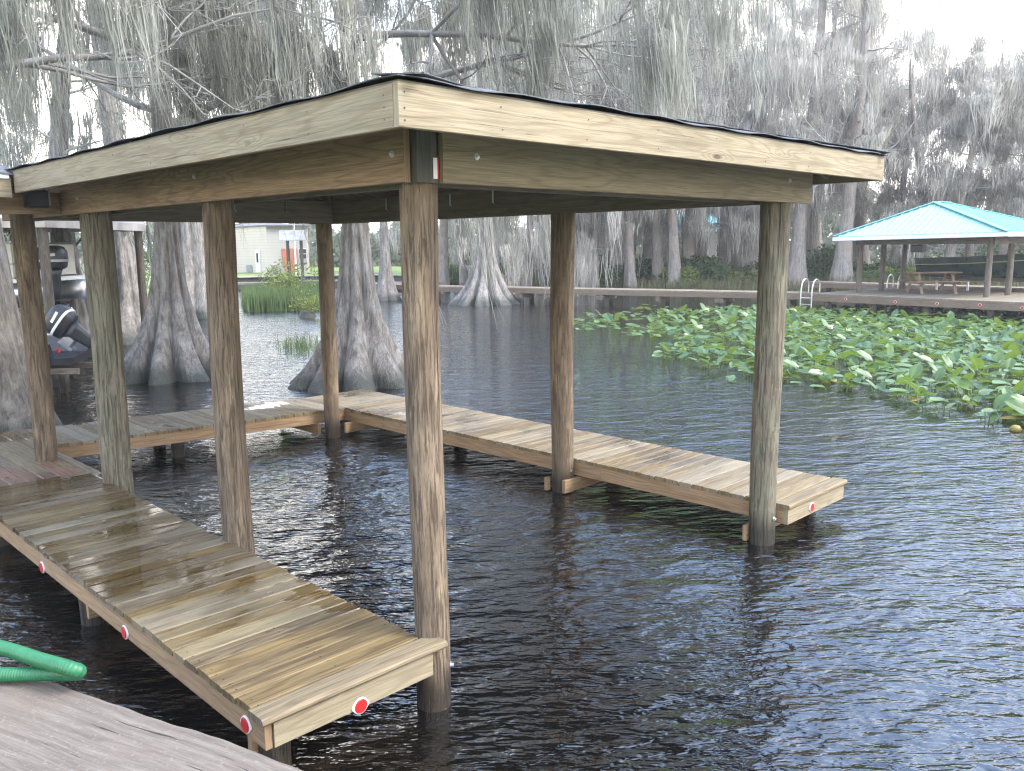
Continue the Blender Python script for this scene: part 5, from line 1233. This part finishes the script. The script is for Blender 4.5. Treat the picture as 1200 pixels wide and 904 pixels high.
# black skiff with tilted motor
p1 = D(72, 16.8); SK = empty('black_skiff', (p1.x, p1.y, .62), HRZ, 'low black skiff on bunks below the pontoon boat', 'boat'); secs = []
for i in range(9):
    t = i/8; x = .0-4.4*t; hw = .72*(1-max(0, (t-.5)/.5)**2*.9); kz = .0+.25*max(0, (t-.6)/.4)**2; s_ = .44+.1*t
    secs.append([(x, -hw, s_), (x, -hw*.85, kz+.08), (x, 0, kz), (x, hw*.85, kz+.08), (x, hw, s_), (x, hw*.93, s_), (x, hw*.8, kz+.18), (x, 0, kz+.12), (x, -hw*.8, kz+.18), (x, -hw*.93, s_)])
hull(secs).build('hull', M['black'], SK)
for s in (-1, 1):
    b = MB()
    for i in range(8): t = i/8; t2 = (i+1)/8; f = lambda t: (-4.4*t, s*.72*(1-max(0, (t-.5)/.5)**2*.9), .455+.1*t); b.board(f(t), f(t2), .05, .03, (0, 0, 1), 0)
    b.build('gunwale', M['alu'], SK)
b = MB(); b.board((-2.6, -.6, .36), (-2.6, .6, .36), .3, .05, (0, 0, 1), .01); b.build('seat', M['shirt'], SK)
b = MB(); b.lathe((.01, -.45, .30), [(.04, 0), (.04, .02), (.03, .03)], 12, (0, -1, 0)); b.build('tail_reflector', M['red'], SK)
q = D(76, 16.6); outboard((q.x, q.y, 1.17), HRZ, R(-52), 'white and black outboard motor tilted up on the black skiff', 'black', 'white', .95)
bk = empty('boat_bunks', (p1.x, p1.y, 0), HRZ, 'grey timber bunks holding the black skiff above the water', 'boat lift')
for y in (-.4, .4): b = MB(); b.board((-4.6, y, .56), (.3, y, .56), .09, .10, (0, 0, 1), .006); b.build('bunk', M['post_far'], bk)
for x in (-3.6, -.6):
    b = MB(); b.board((x, -.8, .44), (x, .8, .44), .09, .12, (0, 0, 1), .004); b.build('cradle_beam', M['dkwood'], bk)
    for y in (-.8, .8): b = MB(); b.tube([(x, y, -1.2), (x, y, .9)], .09, 10); b.build('lift_piling', M['post_far'], bk)
# canopy over the pontoon boat
cp = empty('boat_canopy', (p0.x, p0.y, 0), HRZ, 'flat weathered white canopy roof over the pontoon boat at the left edge', 'canopy')
b = MB(); b.board((-7, .9, 3.24), (.85, .9, 3.24), 4.4, .06, (0, 0, 1), .01); b.build('roof', M['roof_pale'], cp)
M['canopy_trim'] = plain('stained_canopy_edge', (.46, .42, .38), .7, 0, .35, 2)
for y in (-1.3, 3.1): b = MB(); b.board((-7, y, 3.12), (.85, y, 3.12), .04, .17, (0, 0, 1), .004); b.build('fascia_board', M['canopy_trim'], cp)
b = MB(); b.board((.85, -1.3, 3.12), (.85, 3.1, 3.12), .04, .17, (0, 0, 1), .004); b.build('fascia_board', M['canopy_trim'], cp)
for x in (-6.5, .72):
    for y in (-1.2, 3.0): b = MB(); b.tube([(x, y, -1), (x, y, 3.06)], .09, 12); b.build('post', M['post_far'], cp)

# ------------------------------------------------------------------ HAZE
n = bpy.data.materials.new('haze_air'); n.use_nodes = True; t_ = n.node_tree; t_.nodes.clear(); o_ = t_.nodes.new('ShaderNodeOutputMaterial'); v_ = t_.nodes.new('ShaderNodeVolumePrincipled'); t_.links.new(v_.outputs[0], o_.inputs['Volume'])
v_.inputs['Color'].default_value = (.98, .97, .95, 1); v_.inputs['Density'].default_value = .0011; v_.inputs['Anisotropy'].default_value = .2
b = MB(); xa, xb, ya_, yb_, za, zb_ = -640, 680, -340, 940, -2.6, 30
b.add([(xa, ya_, za), (xb, ya_, za), (xb, yb_, za), (xa, yb_, za), (xa, ya_, zb_), (xb, ya_, zb_), (xb, yb_, zb_), (xa, yb_, zb_)], [[3, 2, 1, 0], [4, 5, 6, 7], [0, 1, 5, 4], [1, 2, 6, 5], [2, 3, 7, 6], [3, 0, 4, 7]])
b.build('haze', n, None, kind='stuff')
sc.cycles.volume_bounces = 0; sc.cycles.max_bounces = 8; sc.cycles.use_adaptive_sampling = True; sc.cycles.use_denoising = True
sc.cycles.filter_width = 1.2; sc.cycles.transparent_max_bounces = 8; sc.cycles.sample_clamp_indirect = 6
